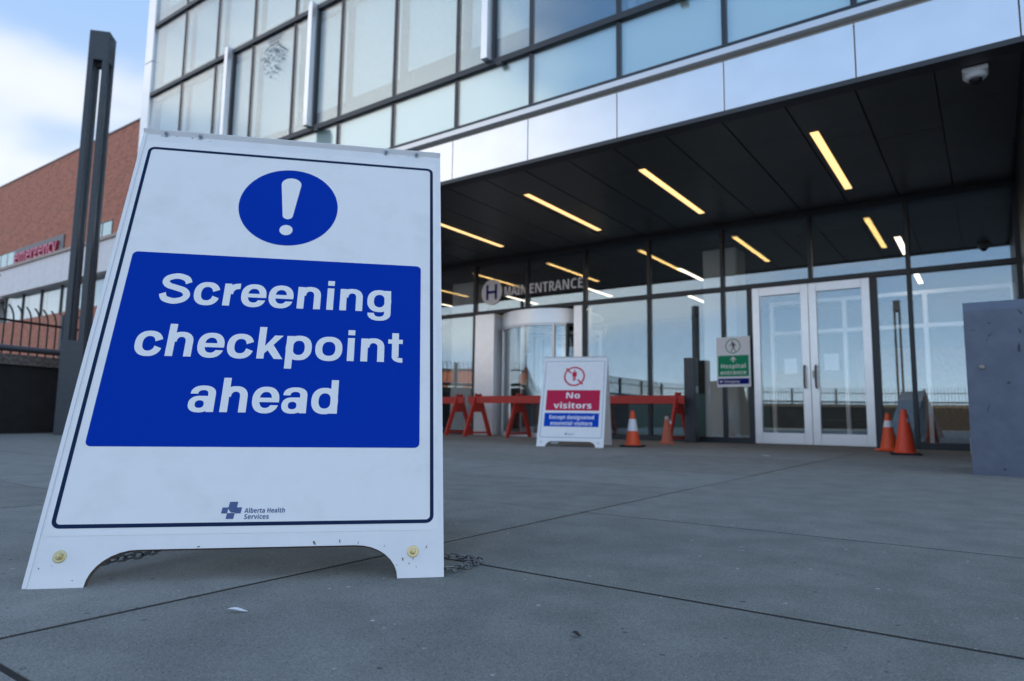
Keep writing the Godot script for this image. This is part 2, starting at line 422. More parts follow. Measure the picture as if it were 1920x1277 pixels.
func visitors_sign():
	var r := a_frame("sandwich_board", "white A-frame sign reading No visitors in front of the red barricades", Vector3(-5.27, 0, -8.04), deg_to_rad(20.5))
	var t: Node3D = r[0]
	var p: Node3D = t.get_node("front_panel")
	part("border_line", line_frame(0.035, 0.135, 0.915, 1.335, 0.015, 0.008), M.steel_blue, p, Vector3(0, 0, 0.001))
	part("prohibition_ring", ring_mesh(0.475, 1.085, 0.132, 0.156), M.red_print, p, Vector3(0, 0, 0.0012))
	person_figure(p, M.red_print, Vector2(0.475, 1.035), 0.165, 0.0012)
	var sl := Shape.new()
	for q in [[0.128, 0.048], [-0.048, -0.128]]:
		sl.face(PackedVector2Array([Vector2(0.475 - q[0] - 0.008, 1.085 + q[0] - 0.008), Vector2(0.475 - q[1] - 0.008, 1.085 + q[1] - 0.008), Vector2(0.475 - q[1] + 0.008, 1.085 + q[1] + 0.008), Vector2(0.475 - q[0] + 0.008, 1.085 + q[0] + 0.008)]), 0.0)
	part("prohibition_slash", sl.done(), M.red_print, p, Vector3(0, 0, 0.0016))
	part("red_field", flat(rect(0.085, 0.545, 0.865, 0.865)), M.crimson, p, Vector3(0, 0, 0.001))
	part("blue_field", flat(rect(0.08, 0.30, 0.865, 0.508)), M.bright_blue, p, Vector3(0, 0, 0.001))
	words("lettering", "No", M.print_white, p, Vector3(0.475, 0.782, 0.0012), 0.20, 0.090, Basis(), true, 0.0006)
	words("lettering", "visitors", M.print_white, p, Vector3(0.475, 0.625, 0.0012), 0.55, 0.090, Basis(), true, 0.0006)
	words("lettering", "Except designated", M.print_white, p, Vector3(0.475, 0.444, 0.0012), 0.64, 0.056, Basis(), true, 0.0006)
	words("lettering", "essential visitors", M.print_white, p, Vector3(0.475, 0.352, 0.0012), 0.60, 0.056, Basis(), true, 0.0006)
	var lg := Shape.new()
	lg.face(rect(0.407, 0.178, 0.419, 0.206), 0.0); lg.face(rect(0.395, 0.186, 0.4065, 0.198), 0.0); lg.face(rect(0.4195, 0.186, 0.431, 0.198), 0.0)
	part("logo", lg.done(), M.slate_print, p, Vector3(0, 0, 0.001))
	words("logo_lettering", "Alberta Health", M.slate_print, p, Vector3(0.487, 0.196, 0.001), 0.095, 0.011, Basis(), true, 0.0004)
	words("logo_lettering", "Services", M.slate_print, p, Vector3(0.468, 0.181, 0.001), 0.057, 0.011, Basis(), true, 0.0004)
	for u in [0.29, 0.40, 0.62, 0.73]: bolt(t, p, u, 1.392, M.zinc, M.steel)
	bolt(t, p, 0.0617, 0.07, M.zinc, M.steel, 0.0145); bolt(t, p, 0.8711, 0.064, M.zinc, M.steel, 0.0145)

# ---------------------------------------------------------------- street things
func cone(label: String, at: Vector3, h: float, kind: int, turn: float):
	var t := thing("traffic_cone", label, "traffic cone", at, turn, "traffic cones by the doors")
	var w := h * (0.60 if kind != 1 else 0.52)
	var body: Material = [M.orange, M.faded_orange, M.orange, M.deep_orange][kind]
	var bm := bevelled(Vector3(w, 0.028, w), 0.009)
	part("base", bm, M.rubber if kind in [0, 3] else body, t, Vector3(0, 0.014, 0))
	var rb := h * 0.205; var rt := h * 0.055
	var rad := func(y): return lerpf(rb, rt, (y - 0.026) / (h - 0.026))
	var s := Shape.new()
	s.lathe([Vector2(rb * 1.16, 0.026), Vector2(rb * 1.12, 0.034), Vector2(rb, 0.042), Vector2(rad.call(h * 0.5), h * 0.5), Vector2(rt, h - 0.006), Vector2(rt * 0.8, h), Vector2(rt * 0.62, h), Vector2(rt * 0.6, h - 0.05)], 32)
	part("cone_body", s.done(), body, t)
	if kind in [0, 2]:
		var y0 := h * (0.44 if kind == 0 else 0.63); var y1 := h * (0.77 if kind == 0 else 0.80)
		var c := Shape.new()
		c.lathe([Vector2(rad.call(y0) + 0.0005, y0), Vector2(rad.call(y0) + 0.002, y0), Vector2(rad.call(y1) + 0.002, y1), Vector2(rad.call(y1) + 0.0005, y1)], 32)
		part("reflective_collar", c.done(), M.collar, t)
	if kind == 1:
		var c := Shape.new()
		c.lathe([Vector2(rad.call(h * 0.87) + 0.0005, h * 0.87), Vector2(rad.call(h * 0.87) + 0.002, h * 0.87), Vector2(rad.call(h * 0.97) + 0.002, h * 0.97), Vector2(rad.call(h * 0.97), h * 0.97)], 24)
		part("torn_tape", c.done(), M.grey_tape, t)
		var f := Shape.new()
		f.slab(PackedVector2Array([Vector2(0, 0), Vector2(0.022, -0.012), Vector2(0.032, -0.05), Vector2(0.018, -0.078), Vector2(0.002, -0.05)]), -0.001, 0.001)
		part("torn_tape", f.done(), M.collar, t, Vector3(rad.call(h * 0.8) + 0.001, h * 0.86, 0.01))
	if kind == 3:
		var f := Shape.new()
		f.slab(rounded(-0.017, -0.027, 0.017, 0.027, 0.008), 0.0, 0.002)
		var ya := h * 0.76
		part("sticker", f.done(), M.grey_tape, t, Vector3(rad.call(ya) * 0.72 + 0.001, ya, rad.call(ya) * 0.72 + 0.001), Basis(Vector3.UP, PI / 4) * Basis(Vector3.RIGHT, -0.14))

func trestle(t: Node3D, x: float, z: float, tilt := 0.0):
	var n := Node3D.new(); n.name = "trestle"; t.add_child(n, true); n.position = Vector3(x, 0, z); n.rotation.y = tilt
	for sg in [-1.0, 1.0]:
		var f := Vector3(0, 0, sg * 0.40); var top := Vector3(0, 0.87, sg * 0.035)
		var s := Shape.new(); s.bar(f, top, 0.042, 0.092)
		part("leg", s.done(), M.red_wood, n)
	var g := Shape.new()
	var poly := PackedVector2Array([Vector2(-0.052, 0.84), Vector2(0.052, 0.84), Vector2(0.185, 0.50), Vector2(-0.185, 0.50)])
	g.slab(poly, -0.007, 0.007)
	part("gusset", g.done(), M.red_wood, n, Vector3(0.029, 0, 0), Basis(Vector3.UP, PI / 2))
	var b := Shape.new(); b.bar(Vector3(-0.028, 0.075, -0.36), Vector3(-0.028, 0.075, 0.36), 0.016, 0.04)
	part("brace", b.done(), M.red_wood, n)

func barricade(label: String, x0: float, x1: float, z: float, legs: Array, dz := 0.0):
	var t := thing("sawhorse_barricade", label, "barricade", Vector3(0, 0, 0), 0.0, "red wooden barricades before the glazing")
	var s := Shape.new(); s.bar(Vector3(x0, 0.755, z + 0.075), Vector3(x1, 0.755, z + 0.075 + dz), 0.038, 0.145)
	part("rail", s.done(), M.red_wood, t)
	for x in legs: trestle(t, x, z + dz * (x - x0) / (x1 - x0), rng.randf_range(-0.06, 0.06))

func light_pole(label: String, at: Vector3, h: float, turn: float):
	var t := thing("light_pole", label, "light pole", at, turn, "slotted square light poles")
	block("pedestal", M.pole, t, Vector3(-0.178, 0, -0.178), Vector3(0.178, 1.62, 0.178), 0.008)
	for x in [-1.0, 1.0]:
		for z in [-1.0, 1.0]:
			block("corner_post", M.pole, t, Vector3(minf(x * 0.165, x * 0.072), 1.615, minf(z * 0.165, z * 0.072)), Vector3(maxf(x * 0.165, x * 0.072), h - 0.55, maxf(z * 0.165, z * 0.072)), 0.004)
	block("cap", M.pole, t, Vector3(-0.166, h - 0.555, -0.166), Vector3(0.166, h, 0.166), 0.006)
	block("lamp_housing", M.dark, t, Vector3(-0.06, h - 0.64, -0.06), Vector3(0.06, h - 0.552, 0.06), 0.004)

func cabinet():
	var t := thing("steel_cabinet", "blue-grey painted steel cabinet with scuffed face standing on the paving near the canopy", "cabinet", Vector3(0, 0, -6.5))
	var s := Shape.new()
	var side := PackedVector2Array([Vector2(-0.62, 0.0), Vector2(0, 0.0), Vector2(0, 1.30), Vector2(-0.035, 1.372), Vector2(-0.62, 1.40)])
	s.slab(side, 0.0, 1.3)
	part("body", s.done(), M.cabinet, t, Vector3(1.152, 0, 0), Basis(Vector3.BACK, Vector3.UP, Vector3.LEFT))
	var l := Shape.new(); l.lathe([Vector2(0.017, 0), Vector2(0.017, 0.006), Vector2(0.012, 0.009), Vector2(0.012, 0.006), Vector2(0.005, 0.006), Vector2(0.005, 0.011), Vector2(0, 0.011)], 20)
	part("lock", l.done(), M.lock, t, Vector3(-0.045, 0.845, 0.0), Basis(Vector3.RIGHT, PI / 2))
	part("hinge_tag", bevelled(Vector3(0.006, 0.13, 0.03), 0.002), M.steel, t, Vector3(-0.151, 0.22, -0.02))
	for c in [[0.02, 1.10, 0.05, 0.010, 0.9], [0.0, 1.06, 0.03, 0.008, 1.1], [-0.09, 1.14, 0.05, 0.006, 0.1], [0.21, 1.12, 0.02, 0.05, 0.2], [0.20, 0.98, 0.03, 0.09, 0.1], [0.02, 1.19, 0.02, 0.015, 0.3], [0.06, 0.05, 0.02, 0.03, 0.1], [0.22, 1.27, 0.02, 0.05, 0.5], [-0.02, 0.52, 0.006, 0.08, -0.3], [0.12, 0.72, 0.03, 0.02, 0.4]]:
		var q := PackedVector2Array()
		for i in 9:
			var a := TAU * i / 9.0
			q.append(Vector2(c[0], c[1]) + (Vector2(cos(a) * c[2], sin(a) * c[3]) * 0.5 * rng.randf_range(0.4, 1.2)).rotated(c[4]))
		part("scuff", flat(q), M.scuff, t, Vector3(0, 0, 0.0008))

# ---------------------------------------------------------------- the hospital
const GZ := -12.1          # entrance glazing
const FZ := -7.62          # face of the storeys above
const SOFFIT := 3.99

func pane(parent: Node3D, x0, x1, y0, y1, z, called := "pane") -> MeshInstance3D:       # a double-glazed unit
	var s := Shape.new()
	s.box(Vector3(x0, y0, z - 0.004), Vector3(x1, y1, z + 0.002))
	var o := part(called, s.done(), M.glass, parent)
	s = Shape.new(); s.box(Vector3(x0, y0, z - 0.026), Vector3(x1, y1, z - 0.020))
	if parent.get_parent() == self: part("coated_sheet", s.done(), M.coated, o)
	else: part("coated_pane", s.done(), M.coated, parent)
	return o

func hospital():
	var t := thing("hospital_building", "glazed hospital block with white fascia and dark canopy over the main entrance", "building")
	# --- storeys above the canopy
	var grid := []
	for k in 16: grid.append(0.42 - 1.402 * k)
	var xl: float = grid[12]                               # the left corner
	var xr := 9.0
	for k in range(-6, 12):
		var xa := 0.42 - 1.402 * (k + 1); var xb := 0.42 - 1.402 * k
		block("fascia_panel", M.fascia, t, Vector3(xa + 0.006, 4.03, FZ - 0.03), Vector3(xb - 0.006, 4.645, FZ), 0.004)
		for row in [[4.87, 5.665, 0], [5.765, 8.08, 1], [8.18, 9.87, 2], [9.97, 12.3, 1], [12.4, 13.9, 0]]:
			if xb > 0.5 and row[0] > 8.0: continue
			var z := FZ - 0.06
			if row[2] == 0:
				block("spandrel_panel", M.spandrel, t, Vector3(xa + 0.03, row[0], z - 0.08), Vector3(xb - 0.03, row[1], z - 0.05), 0.003)
				pane(t, xa + 0.03, xb - 0.03, row[0], row[1], z)
			else:
				pane(t, xa + 0.03, xb - 0.03, row[0], row[1], z)
				var drop: float = [0.42, 0.46, 0.95, 2.1, 0.46, 0.5, 0.42, 0.38, 0.3, 0.25, 0.2, 0.2][k] if k >= 0 and row[2] == 1 and row[0] < 6.0 else (0.02 if row[2] == 2 else 0.5)
				if drop < 2.0:
					block("roller_blind", M.blind, t, Vector3(xa + 0.14, row[0] + drop, z - 0.19), Vector3(xb - 0.06, row[1] + 0.02, z - 0.186), 0.001)
		block("mullion", M.frame, t, Vector3(xb - 0.031, 4.87, FZ - 0.12), Vector3(xb + 0.031, 13.9, FZ - 0.05), 0.004)
	for y in [[4.79, 4.868], [5.667, 5.763], [8.082, 8.178], [9.872, 9.968], [12.302, 12.398]]:
		block("rail", M.frame, t, Vector3(xl, y[0], FZ - 0.125), Vector3(xr, y[1], FZ - 0.012), 0.004)
	block("ledge", M.silver, t, Vector3(xl - 0.02, 4.705, FZ - 0.05), Vector3(xr, 4.785, FZ + 0.055), 0.004)
	block("recess_strip", M.recess, t, Vector3(xl, 4.64, FZ - 0.09), Vector3(xr, 4.71, FZ - 0.045), 0.002)
	block("corner_cladding", M.fascia, t, Vector3(xl - 0.36, 4.03, FZ - 0.35), Vector3(xl - 0.002, 9.0, FZ - 0.002), 0.006)
	block("corner_cladding", M.fascia, t, Vector3(xl - 0.36, 9.012, FZ - 0.35), Vector3(xl - 0.002, 14.4, FZ - 0.002), 0.006)
	block("side_wall", M.fascia, t, Vector3(xl - 0.35, 4.03, -24.0), Vector3(xl - 0.02, 14.4, FZ - 0.352), 0.006)
	block("parapet", M.fascia, t, Vector3(xl - 0.36, 13.9, FZ - 0.4), Vector3(xr, 14.6, FZ - 0.004), 0.006)
	block("roof", M.roof, t, Vector3(xl, 13.85, -24.0), Vector3(xr, 14.1, FZ - 0.4), 0.01)
	for x in [-12.93, -10.13, -5.92, -1.72]:
		block("sun_fin", M.fascia, t, Vector3(x - 0.075, 5.75, FZ - 0.03), Vector3(x + 0.04, 8.2, FZ + 0.10), 0.003)
		block("fin_mullion", M.frame, t, Vector3(x + 0.045, 5.765, FZ - 0.10), Vector3(x + 0.085, 8.08, FZ - 0.02), 0.003)
	for x in [-12.6, -9.9, -5.7, -2.9]: block("bracket", M.frame, t, Vector3(x - 0.05, 5.61, FZ - 0.02), Vector3(x + 0.05, 5.665, FZ + 0.03), 0.003)
	var heart := Shape.new()                                # a heart of small printed marks stuck on one window
	var hr := RandomNumberGenerator.new(); hr.seed = 21
	for k in 150:
		var u := hr.randf_range(-1.2, 1.2); var v := hr.randf_range(-1.15, 1.25)
		if pow(u * u + v * v - 1.0, 3.0) - u * u * v * v * v > 0.0: continue
		var c := Vector2(-11.46 + u * 0.34, 7.42 + v * 0.34); var l := hr.randf_range(0.03, 0.09)
		var p := rect(-l * 0.5, -0.011, l * 0.5, 0.011) * Transform2D(-hr.randf_range(-0.5, 0.5), Vector2.ZERO)
		for i in 4: p[i] += c
		heart.face(p, 0.0002 * k)
	for k in 3: heart.face(rect(-11.72 + 0.05 * k, 8.0 - 0.075 * k, -11.2 - 0.05 * k, 8.03 - 0.075 * k), 0.0)
	part("window_decal", heart.done(), M.decal_grey, t, Vector3(0, 0, FZ - 0.056))
	# floors and rooms behind the glass
	for y in [[4.03, 4.80], [8.0, 8.35], [12.2, 12.5]]:
		block("floor_slab", M.room, t, Vector3(xl - 0.01, y[0] + 0.002, -23.9), Vector3(xr, y[1], FZ - 0.13), 0.01)
	block("room_wall", M.room_wall, t, Vector3(xl, 4.8, -14.2), Vector3(xr, 13.8, -14.0), 0.01)
	for x in [-13.9, -8.2, -3.9, 1.5]: block("room_partition", M.room_wall, t, Vector3(x, 4.81, -13.98), Vector3(x + 0.12, 7.99, FZ - 0.6), 0.01)
	block("desk_screen", M.teal, t, Vector3(-5.2, 4.81, -9.4), Vector3(-3.5, 6.35, -9.3), 0.01)
	block("notice_board", M.blind, t, Vector3(-3.4, 5.9, -9.8), Vector3(-2.6, 6.7, -9.77), 0.01)
	block("end_wall", M.fascia, t, Vector3(xr, 0, -24.0), Vector3(xr + 0.3, 14.6, FZ - 0.004), 0.01)
	block("back_wall", M.room_wall, t, Vector3(xl, 0, -24.3), Vector3(xr, 14.1, -24.0), 0.01)
	# --- the canopy's underside
	block("soffit_backing", M.soffit, t, Vector3(xl - 0.3, 4.024, GZ), Vector3(0.46, 4.03, FZ - 0.03), 0.002)
	block("soffit_edge", M.soffit_edge, t, Vector3(xl - 0.34, 3.975, FZ - 0.20), Vector3(xr, 4.028, FZ - 0.002), 0.004)
	var cuts := [[-7.825, -8.74, -10.3, -12.06], [-7.825, -9.42, -10.9, -12.06], [-7.825, -9.1, -11.3, -12.06]]
	for k in 24:
		var xb := 0.435 - 0.7275 * k; var xa := xb - 0.7275
		var c: Array = cuts[k % 3]
		for j in 3:
			block("soffit_panel", M.soffit, t, Vector3(xa + 0.009, 3.988 + 0.001 * (k % 2), c[j + 1] + 0.003), Vector3(xb - 0.009, 4.003, c[j] - 0.003), 0.002)
	block("canopy_side_wall", M.soffit_edge, t, Vector3(0.47, 0, GZ - 0.02), Vector3(0.70, 4.03, FZ - 0.21), 0.006)
	# --- entrance glazing
	var mx := [-16.9, -15.45, -14.0, -12.55, -11.1, -9.65, -8.2, -6.75, -5.33, -3.89, -2.39, -0.95, 0.44]
	for i in mx.size():
		var x: float = mx[i]
		var low: float = 2.80 if (x > -8.5 and x < -8.0) or (x > -2.6 and x < -2.0) else 0.0
		block("mullion", M.frame, t, Vector3(x - 0.032, low, GZ - 0.07), Vector3(x + 0.032, 3.90, GZ + 0.045), 0.004)
		if i > 0:
			var a: float = mx[i - 1] + 0.034; var b: float = x - 0.034
			pane(t, a, b, 2.815, 3.885, GZ)
			if b < -9.6 or (a > -6.8 and b < -3.8) or a > -1.0: pane(t, a, b, 0.105, 2.725, GZ)
	block("head_rail", M.frame, t, Vector3(-17, 3.89, GZ - 0.06), Vector3(0.46, 3.985, GZ + 0.05), 0.004)
	block("transom", M.frame, t, Vector3(-17, 2.727, GZ - 0.065), Vector3(0.46, 2.812, GZ + 0.04), 0.004)
	for q in [[-17.0, -9.64], [-6.8, -3.37], [-1.50, 0.46]]:
		block("sill", M.frame, t, Vector3(q[0], 0, GZ - 0.065), Vector3(q[1], 0.10, GZ + 0.04), 0.004)
	block("door_jamb", M.frame, t, Vector3(-3.455, 0, GZ - 0.068), Vector3(-3.365, 2.726, GZ + 0.042), 0.004)
	block("door_jamb", M.frame, t, Vector3(-1.50, 0, GZ - 0.068), Vector3(-1.40, 2.726, GZ + 0.042), 0.004)
	pane(t, -3.855, -3.457, 0.105, 2.725, GZ)
	pane(t, -1.398, -0.985, 0.105, 2.725, GZ)
	# --- the pair of swing doors
	for k in 2:
		var x0 := -3.362 if k == 0 else -2.429
		var x1 := -2.435 if k == 0 else -1.503
		var d := Node3D.new(); d.name = "entrance_door"; t.add_child(d, true)
		var zf := GZ + 0.05
		block("stile", M.door, d, Vector3(x0, 0.012, zf - 0.05), Vector3(x0 + 0.125, 2.722, zf), 0.004)
		block("stile", M.door, d, Vector3(x1 - 0.125, 0.012, zf - 0.05), Vector3(x1, 2.722, zf), 0.004)
		block("top_rail", M.door, d, Vector3(x0 + 0.126, 2.575, zf - 0.049), Vector3(x1 - 0.126, 2.721, zf - 0.001), 0.003)
		block("bottom_rail", M.door, d, Vector3(x0 + 0.126, 0.013, zf - 0.049), Vector3(x1 - 0.126, 0.20, zf - 0.001), 0.003)
		pane(d, x0 + 0.125, x1 - 0.125, 0.20, 2.575, zf - 0.022)
		var hx := x1 - 0.085 if k == 0 else x0 + 0.085
		var hd := Shape.new()
		hd.tube([Vector3(hx, 1.32, zf), Vector3(hx, 1.32, zf + 0.06), Vector3(hx - 0.0, 1.30, zf + 0.075), Vector3(hx, 0.98, zf + 0.075), Vector3(hx, 0.96, zf + 0.06), Vector3(hx, 0.96, zf)], 0.016, 8)
		part("handle", hd.done(), M.dark_steel, d)
		if k == 1:
			block("lock_case", M.print_white, d, Vector3(x0 + 0.02, 1.12, zf), Vector3(x0 + 0.055, 1.24, zf + 0.02), 0.004)
			block("notice", M.paper, d, Vector3(x0 + 0.20, 1.24, zf - 0.066), Vector3(x0 + 0.42, 1.52, zf - 0.065), 0.0004)
		else:
			block("notice", M.paper, d, Vector3(x0 + 0.50, 1.20, zf - 0.066), Vector3(x0 + 0.70, 1.46, zf - 0.065), 0.0004)
	# --- the revolving door
	var rv := Node3D.new(); rv.name = "revolving_door"; t.add_child(rv, true)
	var cx := -8.02; var cz := GZ - 0.85; var R := 1.15
	block("pier", M.door, rv, Vector3(-9.60, 0, GZ - 0.36), Vector3(-9.06, 2.726, GZ + 0.06), 0.006)
	block("pier", M.door, rv, Vector3(-6.99, 0, GZ - 0.36), Vector3(-6.79, 2.726, GZ + 0.06), 0.006)
	var arc := func(r: float, y0: float, y1: float, a0: float, a1: float, n: int, th: float) -> ArrayMesh:
		var s := Shape.new()
		for i in n:
			var A := lerpf(a0, a1, float(i) / n); var B := lerpf(a0, a1, float(i + 1) / n)
			var da := Vector3(sin(A), 0, cos(A)); var db := Vector3(sin(B), 0, cos(B))
			for f in [[r, 1.0], [r - th, -1.0]]:
				s.smooth([da * f[0] + Vector3.UP * y0, da * f[1]], [db * f[0] + Vector3.UP * y0, db * f[1]], [db * f[0] + Vector3.UP * y1, db * f[1]], [da * f[0] + Vector3.UP * y1, da * f[1]])
			for y in [[y0, Vector3.DOWN], [y1, Vector3.UP]]:
				s.quad(da * r + Vector3.UP * y[0], db * r + Vector3.UP * y[0], db * (r - th) + Vector3.UP * y[0], da * (r - th) + Vector3.UP * y[0], y[1])
		return s.done()
	var c0 := Vector3(cx, 0, cz)
	part("drum_header", arc.call(R + 0.03, 2.39, 2.70, -1.11, 1.11, 40, 0.05), M.door, rv, c0)
	part("drum_ceiling", arc.call(R - 0.03, 2.62, 2.66, -PI, PI, 40, R - 0.05), M.door, rv, c0)
	for q in [[-0.945, 0.53], [0.56, 0.77], [1.9, 4.3]]:
		part("curved_glass", arc.call(R, 0.09, 2.385, q[0], q[1], 18, 0.012), M.glass, rv, c0)
		part("curved_coating", arc.call(R - 0.02, 0.09, 2.385, q[0], q[1], 18, 0.006), M.coated, rv, c0)
		part("track", arc.call(R + 0.02, 0.0, 0.085, q[0], q[1], 18, 0.05), M.silver, rv, c0)
		part("head_track", arc.call(R + 0.015, 2.34, 2.388, q[0], q[1], 18, 0.03), M.silver, rv, c0)
	for a in [-0.96, 0.545]:
		var q := c0 + Vector3(sin(a), 0, cos(a)) * (R - 0.006)
		block("door_post", M.silver, rv, q + Vector3(-0.03, 0.0, -0.03), q + Vector3(0.03, 2.386, 0.03), 0.004)
	for a in [-1.08, 0.80]:
		var q := c0 + Vector3(sin(a), 0, cos(a)) * (R - 0.006)
		block("door_post", M.frame, rv, q + Vector3(-0.03, 0.0, -0.03), q + Vector3(0.03, 2.386, 0.03), 0.004)
	for k in 3:
		var a := 0.35 + TAU * k / 3.0
		var w := Node3D.new(); w.name = "wing"; rv.add_child(w, true); w.position = c0; w.rotation.y = a
		var s := Shape.new(); s.box(Vector3(0.06, 0.2, -0.004), Vector3(1.03, 2.28, 0.004))
		part("pane", s.done(), M.glass, w)
		for q in [[0.03, 0.06, 0.05, 2.36], [1.03, 1.07, 0.05, 2.36]]: block("stile", M.silver, w, Vector3(q[0], q[2], -0.02), Vector3(q[1], q[3], 0.02), 0.003)
		for q in [[0.05, 0.2], [2.28, 2.36]]: block("rail", M.silver, w, Vector3(0.061, q[0], -0.019), Vector3(1.029, q[1], 0.019), 0.003)
	# --- the lobby
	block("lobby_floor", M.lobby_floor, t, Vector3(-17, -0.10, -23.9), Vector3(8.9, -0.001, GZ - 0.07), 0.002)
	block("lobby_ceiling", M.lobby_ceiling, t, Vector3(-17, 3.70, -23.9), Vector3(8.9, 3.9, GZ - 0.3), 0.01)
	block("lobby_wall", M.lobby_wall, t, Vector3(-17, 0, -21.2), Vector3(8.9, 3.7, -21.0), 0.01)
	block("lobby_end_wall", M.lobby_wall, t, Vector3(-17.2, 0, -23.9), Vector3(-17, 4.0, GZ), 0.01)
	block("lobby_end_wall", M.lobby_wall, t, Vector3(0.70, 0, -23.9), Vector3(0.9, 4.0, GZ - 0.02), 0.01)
	for x in [-4.16, -10.6, -15.2]:
		block("column", M.column, t, Vector3(x - 0.33, 0, -13.35), Vector3(x + 0.33, 3.995, -12.75), 0.03)
	for x in [-3.9, -2.43, -0.97, 0.45]: block("inner_frame", M.door, t, Vector3(x - 0.04, 0, -15.6), Vector3(x + 0.04, 3.0, -15.5), 0.004)
	for y in [2.28, 2.95]: block("inner_frame", M.door, t, Vector3(-3.94, y, -15.595), Vector3(0.49, y + 0.08, -15.505), 0.004)
	block("counter", M.teal, t, Vector3(-8.6, 0, -18.6), Vector3(-4.8, 1.1, -18.0), 0.01)
	block("seat_bench", M.dark, t, Vector3(-3.4, 0, -17.4), Vector3(-1.2, 0.45, -16.8), 0.02)
	block("seat_back", M.dark, t, Vector3(-3.4, 0.45, -17.4), Vector3(-1.2, 0.9, -17.3), 0.02)
	block("wall_panel", M.wood, t, Vector3(-3.0, 0.0, -20.98), Vector3(0.2, 2.4, -20.9), 0.01)

func linear_lamp(called, label, group, at: Vector3, length: float, m: Material, energy: float, color: Color):
	var t := thing(called, label, "ceiling light", at, 0.0, group)
	block("trim", M.black, t, Vector3(-0.062, 0.0, -length * 0.5 - 0.012), Vector3(0.062, 0.02, length * 0.5 + 0.012), 0.002)
	block("lamp_lens", m, t, Vector3(-0.05, -0.004, -length * 0.5), Vector3(0.05, 0.001, length * 0.5), 0.001)
	var l := AreaLight3D.new()
	l.name = "lamp_light"; l.area_size = Vector2(0.09, length * 0.98); l.light_energy = energy; l.light_color = color; l.shadow_enabled = true
	l.area_range = 12.0
	t.add_child(l); l.position = Vector3(0, -0.012, 0); l.rotation.x = -PI / 2

func hospital_sign():
	var t := thing("wall_sign", "white sign with green Hospital entrance panel and walking figure beside the doors", "sign", Vector3(-3.99, 0, -11.985))
	block("sign_plate", M.sign_plate, t, Vector3(0, 0.985, -0.004), Vector3(0.595, 1.875, 0.0), 0.0015)
	part("green_field", flat(rect(0.022, 1.172, 0.565, 1.545)), M.green, t, Vector3(0, 0, 0.001))
	part("navy_field", flat(rect(0.022, 1.035, 0.565, 1.135)), M.navy_blue, t, Vector3(0, 0, 0.001))
	part("green_ring", ring_mesh(0.295, 1.712, 0.117, 0.132), M.green, t, Vector3(0, 0, 0.001))
	var f := Shape.new()                                # the walking figure
	f.face(disc(0.287, 1.790, 0.014, 16), 0.0)
	f.face(PackedVector2Array([Vector2(0.275, 1.77), Vector2(0.315, 1.765), Vector2(0.318, 1.70), Vector2(0.285, 1.695)]), 0.0)
	f.face(PackedVector2Array([Vector2(0.286, 1.6945), Vector2(0.303, 1.6945), Vector2(0.285, 1.65), Vector2(0.27, 1.615), Vector2(0.258, 1.62), Vector2(0.274, 1.655)]), 0.0)
	f.face(PackedVector2Array([Vector2(0.3035, 1.6945), Vector2(0.318, 1.6945), Vector2(0.327, 1.655), Vector2(0.343, 1.617), Vector2(0.331, 1.612), Vector2(0.314, 1.652)]), 0.0)
	f.face(PackedVector2Array([Vector2(0.274, 1.769), Vector2(0.274, 1.745), Vector2(0.245, 1.705), Vector2(0.237, 1.713), Vector2(0.256, 1.748)]), 0.0)
	f.face(PackedVector2Array([Vector2(0.3165, 1.764), Vector2(0.317, 1.742), Vector2(0.342, 1.705), Vector2(0.349, 1.712), Vector2(0.332, 1.745)]), 0.0)
	part("walking_figure", f.done(), M.dark, t, Vector3(0, 0, 0.001))
	var a := Shape.new()
	a.face(PackedVector2Array([Vector2(0.245, 1.475), Vector2(0.295, 1.53), Vector2(0.345, 1.475), Vector2(0.345, 1.452), Vector2(0.308, 1.487), Vector2(0.308, 1.425), Vector2(0.282, 1.425), Vector2(0.282, 1.487), Vector2(0.245, 1.452)]), 0.0)
	part("arrow", a.done(), M.print_white, t, Vector3(0, 0, 0.0016))
	words("lettering", "Hospital", M.print_white, t, Vector3(0.293, 1.357, 0.0016), 0.435, 0.073, Basis(), true, 0.0006)
	words("lettering", "entrance", M.print_white, t, Vector3(0.293, 1.243, 0.0016), 0.455, 0.073, Basis(), true, 0.0006)
	words("lettering", "Emergency", M.print_white, t, Vector3(0.27, 1.083, 0.0016), 0.27, 0.042, Basis(), true, 0.0006)
	var b := Shape.new()
	b.face(PackedVector2Array([Vector2(0.045, 1.084), Vector2(0.075, 1.112), Vector2(0.075, 1.094), Vector2(0.105, 1.094), Vector2(0.105, 1.074), Vector2(0.075, 1.074), Vector2(0.075, 1.056)]), 0.0)
	part("arrow", b.done(), M.print_white, t, Vector3(0, 0, 0.0016))
	for y in [1.15, 1.7]: block("bracket", M.frame, t, Vector3(0.06, y, -0.075), Vector3(0.14, y + 0.05, -0.0045), 0.003)

func entrance_lettering():
	var t := thing("entrance_sign", "white MAIN ENTRANCE lettering with blue H disc on the glass over the revolving door", "sign", Vector3(0, 0, GZ + 0.006))
	var s := Shape.new(); s.slab(disc(-9.18, 3.235, 0.292, 56), 0.0, 0.002)
	part("disc", s.done(), M.sign_white, t)
	var hh := Shape.new()
	for q in [rect(-9.335, 3.06, -9.27, 3.41), rect(-9.09, 3.06, -9.025, 3.41), rect(-9.2695, 3.205, -9.0905, 3.265)]: hh.face(q, 0.0)
	part("letter", hh.done(), M.navy_blue, t, Vector3(0, 0, 0.003))
	words("lettering", "MAIN", M.sign_white, t, Vector3(-8.52, 3.215, 0.002), 0.60, 0.215, Basis(), true, 0.002)
	words("lettering", "ENTRANCE", M.sign_white, t, Vector3(-7.47, 3.215, 0.002), 1.33, 0.215, Basis(), true, 0.002)

